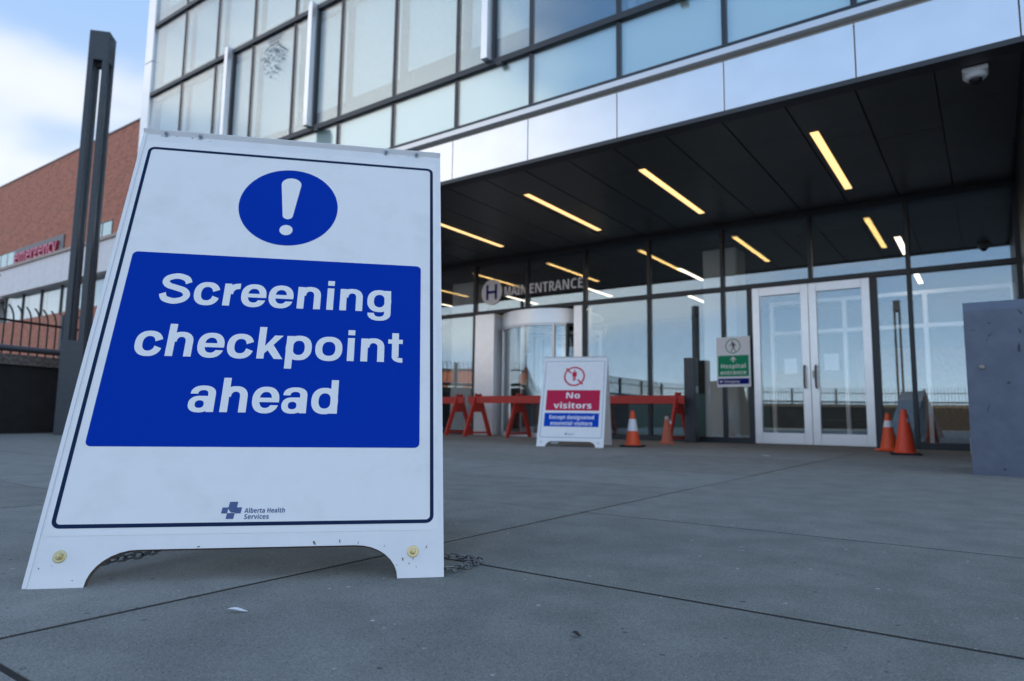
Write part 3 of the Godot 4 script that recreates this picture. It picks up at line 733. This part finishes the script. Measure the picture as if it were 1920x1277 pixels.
func brick_wing():
	var t := thing("brick_building", "red brick emergency wing with white band beyond the light pole", "building")
	var z := GZ
	block("wall", M.brick, t, Vector3(-70, 7.2, z - 14), Vector3(-17.1, 11.78, z), 0.01)
	block("lower_wall", M.brick, t, Vector3(-70, 0, z - 14), Vector3(-17.1, 4.62, z - 0.02), 0.01)
	block("core", M.room, t, Vector3(-69.9, 4.62, z - 13.9), Vector3(-17.2, 7.2, z - 0.6), 0.01)
	block("coping", M.coping, t, Vector3(-70, 11.782, z - 0.35), Vector3(-17.1, 11.86, z + 0.03), 0.006)
	for q in [[-70.0, -38.92, 0.0], [-38.9, -17.1, 0.30]]:
		var x: float = q[0]
		if q[2] > 0.0:
			while x < -17.2:
				block("band_panel", M.band, t, Vector3(x + 0.01, 5.86, z - 0.5), Vector3(minf(x + 1.75, -17.1) - 0.01, 7.12, z + 0.28), 0.006)
				x += 1.75
			block("band_cap", M.band_cap, t, Vector3(-39.0, 7.122, z - 0.05), Vector3(-17.1, 7.26, z + 0.36), 0.008)
	block("louvre", M.band, t, Vector3(-48, 5.86, z - 0.4), Vector3(-38.95, 7.0, z + 0.05), 0.01)
	for k in 12:
		var y := 5.9 + 0.09 * k
		block("louvre_blade", M.silver, t, Vector3(-48, y, z + 0.052), Vector3(-38.96, y + 0.03, z + 0.08), 0.003)
	var x := -39.0
	while x < -17.5:
		block("mullion", M.frame, t, Vector3(x - 0.04, 4.64, z - 0.16), Vector3(x + 0.04, 5.85, z - 0.05), 0.004)
		pane(t, x + 0.042, x + 2.06, 4.66, 5.85, z - 0.1)
		block("blind", M.blind, t, Vector3(x + 0.05, 4.70, z - 0.32), Vector3(x + 2.05, 5.84, z - 0.31), 0.002)
		x += 2.1
	for q in [[-45.0, -37.95, 7.05, 8.12], [-29.9, -28.2, 7.27, 8.05]]:
		block("window_reveal", M.frame, t, Vector3(q[0], q[2], z + 0.001), Vector3(q[1], q[3], z + 0.02), 0.004)
		var w: float = q[0]
		while w < q[1] - 0.2:
			var n := block("window", M.spandrel, t, Vector3(w + 0.06, q[2] + 0.05, z + 0.012), Vector3(minf(w + 0.8, q[1] - 0.05), q[3] - 0.06, z + 0.026), 0.003)
			n.name = "window"
			w += 0.85

func emergency_sign():
	var t := thing("emergency_sign", "red lowercase emergency lettering mounted on the brick wing", "sign", Vector3(0, 0, GZ + 0.02))
	block("sign_backing", M.slate, t, Vector3(-37.95, 7.27, -0.015), Vector3(-32.6, 8.10, 0.05), 0.006)
	words("lettering", "emergency", M.red_letter, t, Vector3(-35.35, 7.665, 0.10), 4.75, 0.66, Basis(), true, 0.10)
	words("lettering_face", "emergency", M.pink_letter, t, Vector3(-35.35, 7.665, 0.152), 4.72, 0.64, Basis(), false, 0.01)

# ---------------------------------------------------------------- the edge of the forecourt
func edge_path() -> Array:
	return [Vector3(-17.2, 0, -11.0), Vector3(-14.45, 0, -5.6), Vector3(-13.8, 0, -3.6), Vector3(-13.55, 0, 1.0), Vector3(-13.8, 0, 8.5), Vector3(-11.2, 0, 14.5), Vector3(-5.5, 0, 18.6), Vector3(3.0, 0, 20.2), Vector3(26.0, 0, 20.2)]

func parapet_and_fence():
	var w := thing("parapet_wall", "dark forecourt parapet wall with weathered concrete cap below the steel fence", "wall")
	var f := thing("security_fence", "black steel fence with outward curved pickets on top of the parapet wall", "fence")
	var p := edge_path()
	var rest := Shape.new()
	var near := 0
	for i in p.size() - 1:
		var a: Vector3 = p[i]; var b: Vector3 = p[i + 1]
		var d := (b - a).normalized(); var side := Vector3(-d.z, 0, d.x)      # away from the forecourt is -side or side; the forecourt lies to +x
		if side.x > 0.0 or (absf(side.x) < 0.3 and side.z < 0.0): side = -side
		var s := Shape.new(); s.bar(a + Vector3.UP * 0.6, b + d * 0.08 + Vector3.UP * 0.6, 0.30, 1.2)
		part("wall_section", s.done(), M.dark_wall, w)
		s = Shape.new(); s.bar(a + Vector3.UP * 1.29, b + d * 0.1 + Vector3.UP * 1.29, 0.42, 0.18)
		part("concrete_cap", s.done(), M.cap, w)
		s = Shape.new(); s.tube([a + Vector3.UP * 1.50 - side * 0.12, b + Vector3.UP * 1.50 - side * 0.12], 0.045, 10)
		part("hand_rail", s.done(), M.rail_grey, f)
		for y in [1.47, 2.0]:
			s = Shape.new(); s.bar(a + Vector3.UP * y + side * 0.08, b + Vector3.UP * y + side * 0.08, 0.03, 0.04)
			part("fence_rail", s.done(), M.fence, f)
		var n := int(a.distance_to(b) / 0.155)
		for k in n:
			var q := a.lerp(b, (k + 0.5) / n) + side * 0.08
			var one := Shape.new() if i < 3 else rest
			var pts := [q + Vector3.UP * 1.38, q + Vector3.UP * 2.0, q + Vector3.UP * 2.12 + side * 0.02, q + Vector3.UP * 2.22 + side * 0.07, q + Vector3.UP * 2.30 + side * 0.15]
			for j in 4: one.bar(pts[j], pts[j + 1], 0.022, 0.022)
			if i < 3:
				part("picket", one.done(), M.fence, f); near += 1
			if k % 16 == 0:
				part("fence_post", bevelled(Vector3(0.11, 0.86, 0.11), 0.006), M.fence_post, f, q + Vector3.UP * 1.81)
	var o := part("pickets", rest.done(), M.fence, f)
	o.set_meta("kind", "stuff")

func bare_tree(at: Vector3, h: float, sd: int):
	var t := thing("bare_tree", "leafless street tree standing beyond the forecourt fence", "tree", at, 0.0, "bare trees beyond the fence")
	var r := RandomNumberGenerator.new(); r.seed = sd
	var trunk := Shape.new(); trunk.tube([Vector3.ZERO, Vector3(0.05, h * 0.2, 0.02), Vector3(0.0, h * 0.42, 0.05)], 0.11, 8)
	part("trunk", trunk.done(), M.bark, t)
	var crown := Shape.new()
	var grow := [[Vector3(0, h * 0.38, 0.04), Vector3.UP, h * 0.30, 0.06, 0]]
	while grow.size() > 0:
		var g: Array = grow.pop_back()
		var mid: Vector3 = g[0] + (g[1] as Vector3) * g[2] * 0.5 + Vector3(r.randf_range(-1, 1), 0, r.randf_range(-1, 1)) * g[2] * 0.06
		var e: Vector3 = g[0] + (g[1] as Vector3) * g[2]
		crown.tube([g[0], mid, e], g[3], 5 if g[4] < 2 else 4)
		if g[4] < 5:
			for k in (4 if g[4] < 2 else 3):
				var dir := ((g[1] as Vector3) + Vector3(r.randf_range(-1, 1), r.randf_range(-0.2, 0.7), r.randf_range(-1, 1)) * 0.85).normalized()
				grow.append([mid.lerp(e, r.randf_range(0.1, 1.0)), dir, g[2] * r.randf_range(0.55, 0.78), maxf(g[3] * 0.58, 0.008), g[4] + 1])
	part("crown", crown.done(), M.bark, t)

func surroundings():
	for q in [[Vector3(-27, 0, 15), 5.5, 3], [Vector3(-30, 0, 2), 6.0, 8]]: bare_tree(q[0], q[1], q[2])
	var b := thing("street_building", "low brick building across the street", "building")
	block("wall", M.brick, b, Vector3(-62, 0, 28), Vector3(-34, 5.0, 40), 0.02)
	block("roof_edge", M.coping, b, Vector3(-62.1, 5.002, 27.9), Vector3(-33.9, 5.2, 40.1), 0.02)
	for k in 9: block("window", M.spandrel, b, Vector3(-60 + k * 3.0, 2.2, 27.97), Vector3(-58.2 + k * 3.0, 3.8, 28.02), 0.01)

func paving():
	var g := setting("ground")
	block("ground_sheet", M.asphalt, g, Vector3(-400, -0.5, -400), Vector3(400, -0.07, 400), 0.001)
	var o := setting("pavement")
	var zs := [0.63, -0.445, -1.505, -2.6, -3.85, -5.05, -6.3, -7.5, -8.7, -9.9, -11.0, -12.06]
	var xs := [12.0, 8.05, 4.2, 2.34, 0.44, -1.455, -3.35, -5.25, -7.15, -9.05, -10.95, -12.85, -13.6]
	block("joint_bed", M.joint, o, Vector3(-13.6, -0.069, -12.06), Vector3(12, -0.052, 20.0), 0.001)
	for i in range(1, zs.size() - 1): block("joint_filler", M.joint, o, Vector3(-13.6, -0.05, zs[i] - 0.0066), Vector3(12, -0.0012, zs[i] + 0.0066), 0.001)
	for j in range(1, xs.size() - 1): block("joint_filler", M.joint, o, Vector3(xs[j] - 0.0066, -0.051, -12.05), Vector3(xs[j] + 0.0066, -0.0016, 0.63), 0.001)
	for i in zs.size() - 1:
		for j in xs.size() - 1:
			var up := rng.randf_range(-0.0012, 0.0012)
			var lo := Vector3(xs[j + 1] + 0.007, -0.05, zs[i + 1] + 0.007); var hi := Vector3(xs[j] - 0.007, 0.0, zs[i] - 0.007)
			var m := part("paving_slab", bevelled((hi - lo).snapped(Vector3.ONE * 0.001), 0.002), [M.slab_a, M.slab_b, M.slab_c][rng.randi() % 3], o, (lo + hi) * 0.5 + Vector3.UP * up)
			m.name = "paving_slab" if i + j == 0 else "paving_slab_%03d" % (i * 12 + j)
	block("rear_paving", M.slab_b, o, Vector3(-13.6, -0.05, 0.638), Vector3(12, 0.0, 19.9), 0.004)
	# scraps lying on the paving
	for q in [["white feather lying on the paving in front of the screening sign", "feather", Vector3(-1.272, 0.003, -0.838), 0.045, 0.008, 0.75, M.print_white], ["curled dead leaf lying on the paving beside the joint", "leaf", Vector3(-0.648, 0.003, -1.128), 0.022, 0.010, 0.2, M.dead_leaf], ["scrap of white paper on the paving before the swing doors", "litter", Vector3(-2.140, 0.003, -8.040), 0.13, 0.05, 0.1, M.paper]]:
		var t := thing(String(q[1]) + ("_scrap" if q[1] == "litter" else ""), q[0], q[1], q[2], q[5])
		var s := Shape.new()
		var up := []; var dn := []
		for i in 9:
			var u := i / 8.0
			var wd: float = q[4] * sin(PI * clampf(u * 0.94 + 0.05, 0, 1))
			up.append(Vector3((u - 0.5) * q[3], 0.002 + 0.004 * sin(u * 4.0), -wd * 0.5)); dn.append(Vector3((u - 0.5) * q[3], 0.0015 + 0.003 * sin(u * 4.0 + 0.6), wd * 0.5))
		for i in 8: s.quad(up[i], up[i + 1], dn[i + 1], dn[i], Vector3.UP)
		part("vane" if q[1] == "feather" else "blade" if q[1] == "leaf" else "sheet", s.done(), q[6], t)

func materials():
	M.board = textured(Color(0.74, 0.75, 0.76), Color(0.80, 0.80, 0.80), 0.4, 0.012, 0.6, 1, 0.0, 6)
	M.decal = textured(Color(0.70, 0.70, 0.69), Color(0.80, 0.80, 0.80), 0.32, 0.008, 0.9, 3, 0.0, 7)
	M.decal.albedo_texture.color_ramp.offsets = PackedFloat32Array([0.12, 0.42])
	M.trim = mat(Color(0.76, 0.77, 0.78), 0.4)
	M.ply = textured(Color(0.10, 0.075, 0.055), Color(0.26, 0.20, 0.15), 0.85, 0.05, 0.2, 2)
	M.print_white = mat(Color(0.80, 0.80, 0.80), 0.35)
	M.blue = mat(Color(0.0, 0.034, 0.36), 0.4)
	M.navy = mat(Color(0.010, 0.025, 0.07), 0.35)
	M.navy_blue = mat(Color(0.008, 0.015, 0.20), 0.4)
	M.slate_print = mat(Color(0.09, 0.13, 0.26), 0.4)
	M.steel_blue = mat(Color(0.20, 0.32, 0.45), 0.4)
	M.red_print = mat(Color(0.55, 0.02, 0.06), 0.4)
	M.crimson = mat(Color(0.50, 0.025, 0.075), 0.4)
	M.bright_blue = mat(Color(0.003, 0.06, 0.45), 0.4)
	M.green = mat(Color(0.02, 0.30, 0.15), 0.4)
	for k in ["print_white", "blue", "navy", "navy_blue", "slate_print", "steel_blue", "red_print", "crimson", "bright_blue", "green", "decal", "board", "trim"]: M[k].metallic_specular = 0.14
	M.decal_grey = mat(Color(0.22, 0.26, 0.30), 0.5)
	M.chip = mat(Color(0.16, 0.12, 0.10), 0.9)
	M.zinc = mat(Color(0.55, 0.58, 0.60), 0.35, 0.9)
	M.steel = mat(Color(0.42, 0.44, 0.46), 0.35, 0.9)
	M.dark_steel = mat(Color(0.12, 0.12, 0.13), 0.35, 0.8)
	M.brass = mat(Color(0.62, 0.52, 0.28), 0.4, 0.85)
	M.chain = mat(Color(0.24, 0.25, 0.26), 0.5, 0.7)
	M.dark = mat(Color(0.012, 0.013, 0.015), 0.6)
	M.black = mat(Color(0.006, 0.006, 0.007), 0.5)
	M.orange = textured(Color(0.72, 0.07, 0.012), Color(0.82, 0.10, 0.02), 0.5, 0.02, 0.3, 4)
	M.deep_orange = textured(Color(0.72, 0.045, 0.012), Color(0.82, 0.075, 0.02), 0.5, 0.02, 0.3, 5)
	M.faded_orange = textured(Color(0.42, 0.14, 0.09), Color(0.66, 0.15, 0.08), 0.75, 0.02, 0.25, 6)
	M.rubber = mat(Color(0.012, 0.012, 0.013), 0.8)
	M.collar = mat(Color(0.72, 0.73, 0.75), 0.35)
	M.grey_tape = mat(Color(0.42, 0.42, 0.44), 0.5)
	M.red_wood = textured(Color(0.36, 0.020, 0.014), Color(0.66, 0.050, 0.03), 0.55, 0.03, 0.5, 7)
	M.pole = textured(Color(0.040, 0.047, 0.058), Color(0.052, 0.060, 0.072), 0.42, 0.02, 1.0, 8)
	M.cabinet = textured(Color(0.085, 0.105, 0.15), Color(0.105, 0.125, 0.175), 0.45, 0.01, 1.2, 9)
	M.scuff = mat(Color(0.035, 0.042, 0.055), 0.7)
	M.lock = mat(Color(0.30, 0.25, 0.22), 0.4, 0.8)
	M.glass = mat(Color(0.9, 0.96, 0.95, 1.0), 0.0)
	M.glass.transparency = BaseMaterial3D.TRANSPARENCY_ALPHA
	M.glass.albedo_color.a = 0.004
	var orm := Image.create(4, 4, false, Image.FORMAT_RGB8); orm.fill(Color(1, 0, 1))
	M.coated = ORMMaterial3D.new()                           # the reflective solar coating of the outer sheets
	M.coated.albedo_color = Color(0.80, 0.90, 0.95, 0.18); M.coated.orm_texture = ImageTexture.create_from_image(orm)
	M.coated.transparency = BaseMaterial3D.TRANSPARENCY_ALPHA
	M.frame = mat(Color(0.020, 0.027, 0.036), 0.4)
	M.silver = mat(Color(0.66, 0.67, 0.69), 0.35, 0.6)
	M.fascia = textured(Color(0.80, 0.81, 0.83), Color(0.84, 0.85, 0.87), 0.26, 0.006, 3.0, 10, 0.0, 3, 0.6)
	M.recess = mat(Color(0.42, 0.39, 0.36), 0.6)
	M.spandrel = mat(Color(0.68, 0.83, 0.77), 0.3)
	M.blind = textured(Color(0.38, 0.53, 0.54), Color(0.43, 0.58, 0.59), 0.8, 0.02, 1.0, 11)
	M.room = mat(Color(0.16, 0.17, 0.18), 0.8)
	M.room_wall = mat(Color(0.14, 0.19, 0.24), 0.8)
	M.teal = mat(Color(0.10, 0.24, 0.28), 0.6)
	M.roof = mat(Color(0.2, 0.2, 0.2), 0.9)
	M.soffit = textured(Color(0.058, 0.058, 0.057), Color(0.068, 0.068, 0.067), 0.34, 0.01, 2.0, 12)
	M.soffit_edge = mat(Color(0.035, 0.036, 0.040), 0.45)
	M.door = textured(Color(0.84, 0.85, 0.87), Color(0.88, 0.89, 0.91), 0.3, 0.01, 1.5, 13, 0.0, 5, 0.5)
	M.paper = mat(Color(0.75, 0.76, 0.78), 0.8)
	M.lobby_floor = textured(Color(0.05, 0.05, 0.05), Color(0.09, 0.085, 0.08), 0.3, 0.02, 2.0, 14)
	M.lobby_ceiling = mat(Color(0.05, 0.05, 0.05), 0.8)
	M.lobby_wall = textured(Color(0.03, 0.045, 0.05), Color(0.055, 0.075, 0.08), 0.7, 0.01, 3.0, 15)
	M.column = textured(Color(0.76, 0.80, 0.77), Color(0.82, 0.85, 0.82), 0.5, 0.01, 2.0, 16)
	M.wood = textured(Color(0.18, 0.10, 0.05), Color(0.30, 0.18, 0.09), 0.5, 0.02, 1.0, 17)
	M.sign_plate = mat(Color(0.80, 0.80, 0.83), 0.35)
	M.sign_white = mat(Color(0.85, 0.85, 0.87), 0.5)
	M.brick = brick_material()
	M.coping = mat(Color(0.20, 0.16, 0.15), 0.6)
	M.band = textured(Color(0.74, 0.72, 0.73), Color(0.80, 0.78, 0.79), 0.6, 0.01, 2.0, 18)
	M.band_cap = mat(Color(0.42, 0.34, 0.30), 0.7)
	M.slate = mat(Color(0.17, 0.17, 0.18), 0.5)
	M.red_letter = mat(Color(0.35, 0.02, 0.04), 0.5)
	M.pink_letter = mat(Color(0.85, 0.24, 0.36), 0.5)
	M.dark_wall = textured(Color(0.012, 0.014, 0.016), Color(0.020, 0.022, 0.024), 0.7, 0.01, 1.5, 19)
	M.cap = textured(Color(0.08, 0.072, 0.066), Color(0.21, 0.19, 0.175), 0.9, 0.02, 0.8, 20, 0.2)
	M.rail_grey = mat(Color(0.11, 0.12, 0.14), 0.5)
	M.fence = mat(Color(0.010, 0.011, 0.013), 0.5)
	M.fence_post = mat(Color(0.045, 0.055, 0.075), 0.5)
	M.bark = textured(Color(0.05, 0.04, 0.032), Color(0.11, 0.09, 0.075), 0.95, 0.05, 0.5, 21)
	M.pale_wall = mat(Color(0.5, 0.5, 0.48), 0.8)
	M.asphalt = textured(Color(0.04, 0.04, 0.042), Color(0.07, 0.07, 0.07), 0.95, 0.02, 3.0, 22)
	M.joint = mat(Color(0.018, 0.017, 0.016), 1.0)
	M.dead_leaf = mat(Color(0.03, 0.022, 0.018), 0.9)
	for k in 3:
		var d: float = [0.0, 0.018, -0.014][k]
		var m := concrete(Color(0.126 + d, 0.128 + d, 0.119 + d), Color(0.275 + d, 0.277 + d, 0.254 + d), 30 + k)
		M[["slab_a", "slab_b", "slab_c"][k]] = m
	M.warm_lamp = mat(Color(0.9, 0.8, 0.6), 0.5)
	M.warm_lamp.emission_enabled = true; M.warm_lamp.emission = Color(1.0, 0.81, 0.54); M.warm_lamp.emission_energy_multiplier = 0.85
	M.white_lamp = mat(Color(0.9, 0.9, 0.9), 0.5)
	M.white_lamp.emission_enabled = true; M.white_lamp.emission = Color(1.0, 0.93, 0.82); M.white_lamp.emission_energy_multiplier = 1.6

func concrete(a: Color, b: Color, sd: int) -> StandardMaterial3D:       # broom-finished concrete: blotches, sand grain, specks
	var n := FastNoiseLite.new(); n.seed = sd; n.frequency = 0.006; n.fractal_octaves = 4; n.noise_type = FastNoiseLite.TYPE_SIMPLEX_SMOOTH
	var base := n.get_seamless_image(1024, 1024)
	var r := RandomNumberGenerator.new(); r.seed = sd * 7
	var im := Image.create(1024, 1024, false, Image.FORMAT_RGB8)
	for y in 1024:
		for x in 1024:
			var v := base.get_pixel(x, y).r * 0.46 + 0.24 + (r.randf() - 0.5) * 1.05
			var k := r.randf()
			if k < 0.0016: v = 2.2
			elif k < 0.007: v = -0.75
			im.set_pixel(x, y, Color(maxf(lerpf(a.r, b.r, v), 0.02), maxf(lerpf(a.g, b.g, v), 0.02), maxf(lerpf(a.b, b.b, v), 0.02)).linear_to_srgb())
	for k in 170:                                          # pits, stains and pale grit
		var c := Vector2i(r.randi() % 1024, r.randi() % 1024); var rad := 1 + r.randi() % 3
		var tone := Color(0.06, 0.058, 0.052) if r.randf() < 0.7 else Color(0.5, 0.5, 0.48)
		for dy in range(-rad, rad + 1):
			for dx in range(-rad, rad + 1):
				if dx * dx + dy * dy <= rad * rad and r.randf() < 0.75: im.set_pixel(posmod(c.x + dx, 1024), posmod(c.y + dy, 1024), tone.linear_to_srgb())
	var m := StandardMaterial3D.new()
	m.albedo_texture = ImageTexture.create_from_image(im); m.roughness = 0.86
	m.uv1_triplanar = true; m.uv1_world_triplanar = true; m.uv1_scale = Vector3.ONE / 1.7
	m.uv1_offset = Vector3(0.31, 0.17, 0.53) * (sd - 29)
	m.heightmap_enabled = true; m.heightmap_scale = 0.08
	m.heightmap_texture = noise_map(0.22, 3, Color.BLACK, Color.WHITE, sd + 9, 0.2, 0.8)
	return m

func brick_material() -> StandardMaterial3D:                            # courses far too small to tell apart from here
	var im := Image.create(512, 512, false, Image.FORMAT_RGB8)
	var r := RandomNumberGenerator.new(); r.seed = 77
	for row in 32:
		for col in 17:
			var t := r.randf()
			var c := Color(0.40, 0.125, 0.075).lerp(Color(0.58, 0.19, 0.115), t)
			if r.randf() < 0.05: c = Color(0.34, 0.11, 0.07)
			im.fill_rect(Rect2i(col * 32 - (16 if row % 2 else 0), row * 16, 32, 16), Color(0.40, 0.26, 0.20).linear_to_srgb())
			im.fill_rect(Rect2i(col * 32 - (16 if row % 2 else 0) + 1, row * 16 + 1, 29, 13), c.linear_to_srgb())
	var m := StandardMaterial3D.new()
	m.albedo_texture = ImageTexture.create_from_image(im); m.roughness = 0.85
	m.uv1_triplanar = true; m.uv1_world_triplanar = true; m.uv1_scale = Vector3.ONE / 3.4
	return m

func sky_picture() -> ImageTexture:                                     # evening sky, bright towards the sun behind the building, with broken cloud
	var im := Image.create(1024, 512, false, Image.FORMAT_RGBF)
	var n := FastNoiseLite.new(); n.seed = 12; n.frequency = 0.85; n.fractal_octaves = 6; n.fractal_gain = 0.52; n.noise_type = FastNoiseLite.TYPE_SIMPLEX_SMOOTH
	var sun := SUN.normalized()
	var flat_sun := Vector3(SUN.x, 0, SUN.z).normalized()
	for y in 512:
		var el := PI * (0.5 - (y + 0.5) / 512.0)
		for x in 1024:
			var az := TAU * (x + 0.5) / 1024.0
			var d := Vector3(sin(az) * cos(el), sin(el), -cos(az) * cos(el))
			var up := maxf(d.y, 0.0)
			var f := 0.5 + 0.5 * Vector3(d.x, 0, d.z).dot(flat_sun)          # towards the sun's side of the sky
			var c := Vector3(0.17, 0.32, 0.57).lerp(Vector3(0.92, 1.08, 1.20), pow(1.0 - up, 6.5)) * (1.02 - 0.16 * f)
			c = c.lerp(Vector3(0.44, 0.45, 0.46), 0.85 * f * pow(1.0 - up, 2.2))
			c += Vector3(0.5, 0.46, 0.38) * pow(maxf(d.dot(sun), 0.0), 40.0)
			var q := Vector3(d.x, d.y * 2.4, d.z) / (up + 0.45)
			var v := n.get_noise_3dv(q * 1.15 + Vector3(3.1, 0.0, 1.7))
			# two cloud banks that the glass and the white boards answer to, blue sky between them
			var bank := exp(-6.5 * (1.0 - d.dot(Vector3(-0.66, 0.40, 0.66).normalized())))
			var veil := exp(-3.2 * (1.0 - d.dot(Vector3(0.90, 0.46, 0.22).normalized())))
			var cover := smoothstep(0.10 - 0.42 * bank - 0.40 * veil, 0.50 - 0.30 * bank, v) * smoothstep(0.0, 0.06, d.y)
			cover *= (0.25 + 0.65 * maxf(f * 0.6, maxf(bank, veil))) * (1.0 - 0.6 * smoothstep(0.4, 0.8, d.y) * (1.0 - veil))
			c = c.lerp(Vector3(1.0, 0.96, 0.90) * (0.62 + 0.50 * bank + 0.62 * veil), cover * 0.95)
			im.set_pixel(x, y, Color(c.x, c.y, c.z))
	return ImageTexture.create_from_image(im)

func _ready():
	rng.seed = 5
	# camera
	var cam := Camera3D.new(); cam.name = "camera"; add_child(cam)
	cam.rotation_order = EULER_ORDER_YXZ
	cam.position = Vector3(0, 0.4, 0)
	cam.rotation = Vector3(deg_to_rad(6.505), deg_to_rad(35.394), deg_to_rad(0.771))
	var lens := CameraAttributesPhysical.new()
	lens.frustum_focal_length = 23.739; lens.frustum_focus_distance = 1.7; lens.frustum_near = 0.05; lens.frustum_far = 1000.0
	lens.exposure_aperture = 4.0
	cam.attributes = lens; cam.current = true
	# sky, sun, exposure
	var w := WorldEnvironment.new(); w.name = "world"; add_child(w)
	var e := Environment.new(); w.environment = e
	e.background_mode = Environment.BG_SKY
	var sk := Sky.new(); var sm := PanoramaSkyMaterial.new(); sm.panorama = sky_picture(); sk.sky_material = sm; e.sky = sk
	e.tonemap_mode = Environment.TONE_MAPPER_LINEAR
	e.tonemap_exposure = 1.95
	e.sdfgi_enabled = true; e.ssao_enabled = true; e.ssil_enabled = true
	var sun := DirectionalLight3D.new(); sun.name = "sun"; add_child(sun)
	sun.look_at_from_position(SUN, Vector3.ZERO)
	sun.light_energy = 1.2; sun.light_color = Color(1.0, 0.90, 0.76); sun.light_angular_distance = 0.5; sun.shadow_enabled = true
	materials()
	cache_link = link_mesh()
	# the large structure
	paving()
	hospital()
	brick_wing()
	parapet_and_fence()
	surroundings()
	# things
	screening_sign()
	visitors_sign()
	var over := {-1.62: " above the swing doors", -3.94: " above the push-button post", -5.95: " above the No visitors sign", -8.26: " above the revolving door"}
	for x in [-1.62, -3.94, -5.95, -8.26, -10.45, -12.65, -14.85]:
		linear_lamp("canopy_light", "glowing warm linear light flush in the dark canopy ceiling" + over.get(x, " behind the screening sign"), "linear lights in the canopy ceiling", Vector3(x, 3.985, -9.97), 2.5, M.warm_lamp, 0.15, Color(1.0, 0.72, 0.38))
	for q in [[-1.2, -14.2], [-1.2, -17.6], [-3.6, -17.6], [-5.4, -14.6], [-6.4, -17.6], [-8.2, -15.4], [-10.6, -15.4], [-13.0, -15.4]]:
		linear_lamp("lobby_light", "white linear light on the lobby ceiling behind the entrance glazing", "linear lights on the lobby ceiling", Vector3(q[0], 3.675, q[1]), 1.5, M.white_lamp, 0.5, Color(1.0, 0.93, 0.82))
	hospital_sign()
	entrance_lettering()
	emergency_sign()
	light_pole("tall slotted square light pole standing by the parapet below the brick wing", Vector3(-13.0, 0, -5.15), 7.3, deg_to_rad(48.0))
	light_pole("slotted square light pole at the far corner of the forecourt facing the doors", Vector3(-14.45, 0, 15.4), 7.3, deg_to_rad(40.0))
	light_pole("slotted square light pole by the fence straight across from the swing doors", Vector3(-3.92, 0, 17.4), 7.0, 0.0)
	cabinet()
	var po := thing("door_post", "slim dark grey square push-button post beside the barricade", "post", Vector3(-4.40, 0, -11.80))
	block("post_body", M.pole, po, Vector3(-0.10, 0, -0.10), Vector3(0.10, 1.51, 0.10), 0.008)
	block("push_plate", M.steel, po, Vector3(0.1005, 0.88, -0.05), Vector3(0.108, 1.0, 0.05), 0.003)
	barricade("red wooden barricade running off behind the screening sign", -12.2, -9.25, -11.35, [-11.9, -9.45])
	barricade("red wooden barricade in front of the revolving door", -8.95, -6.5, -11.12, [-8.75, -6.75])
	barricade("red wooden barricade reaching from the revolving door to the dark post", -8.05, -4.42, -11.28, [-7.83, -4.56], -0.30)
	cone("orange traffic cone with broad white collar and black base beside the No visitors sign", Vector3(-4.25, 0, -9.02), 0.52, 0, 0.2)
	cone("faded pinkish traffic cone with torn tape against the barricade leg", Vector3(-4.33, 0, -10.48), 0.46, 1, 0.5)
	cone("orange traffic cone with narrow grey collar and orange base close to the door jamb", Vector3(-1.20, 0, -10.83), 0.53, 2, 0.3)
	cone("plain bright orange traffic cone with black base and small grey sticker", Vector3(-0.907, 0, -9.79), 0.565, 3, 0.15)
	var sc := thing("security_camera", "white dome security camera under the canopy edge", "camera", Vector3(0.05, 3.985, -8.02))
	block("mount", M.sign_white, sc, Vector3(-0.11, -0.05, -0.11), Vector3(0.11, 0.0, 0.11), 0.012)
	var dm := Shape.new(); dm.lathe([Vector2(0.10, -0.05), Vector2(0.10, -0.085), Vector2(0.085, -0.10), Vector2(0.06, -0.104)], 28)
	part("housing", dm.done(), M.sign_white, sc)
	dm = Shape.new(); dm.lathe([Vector2(0.06, -0.102), Vector2(0.052, -0.130), Vector2(0.03, -0.150), Vector2(0, -0.157)], 24)
	part("lens_dome", dm.done(), M.black, sc)
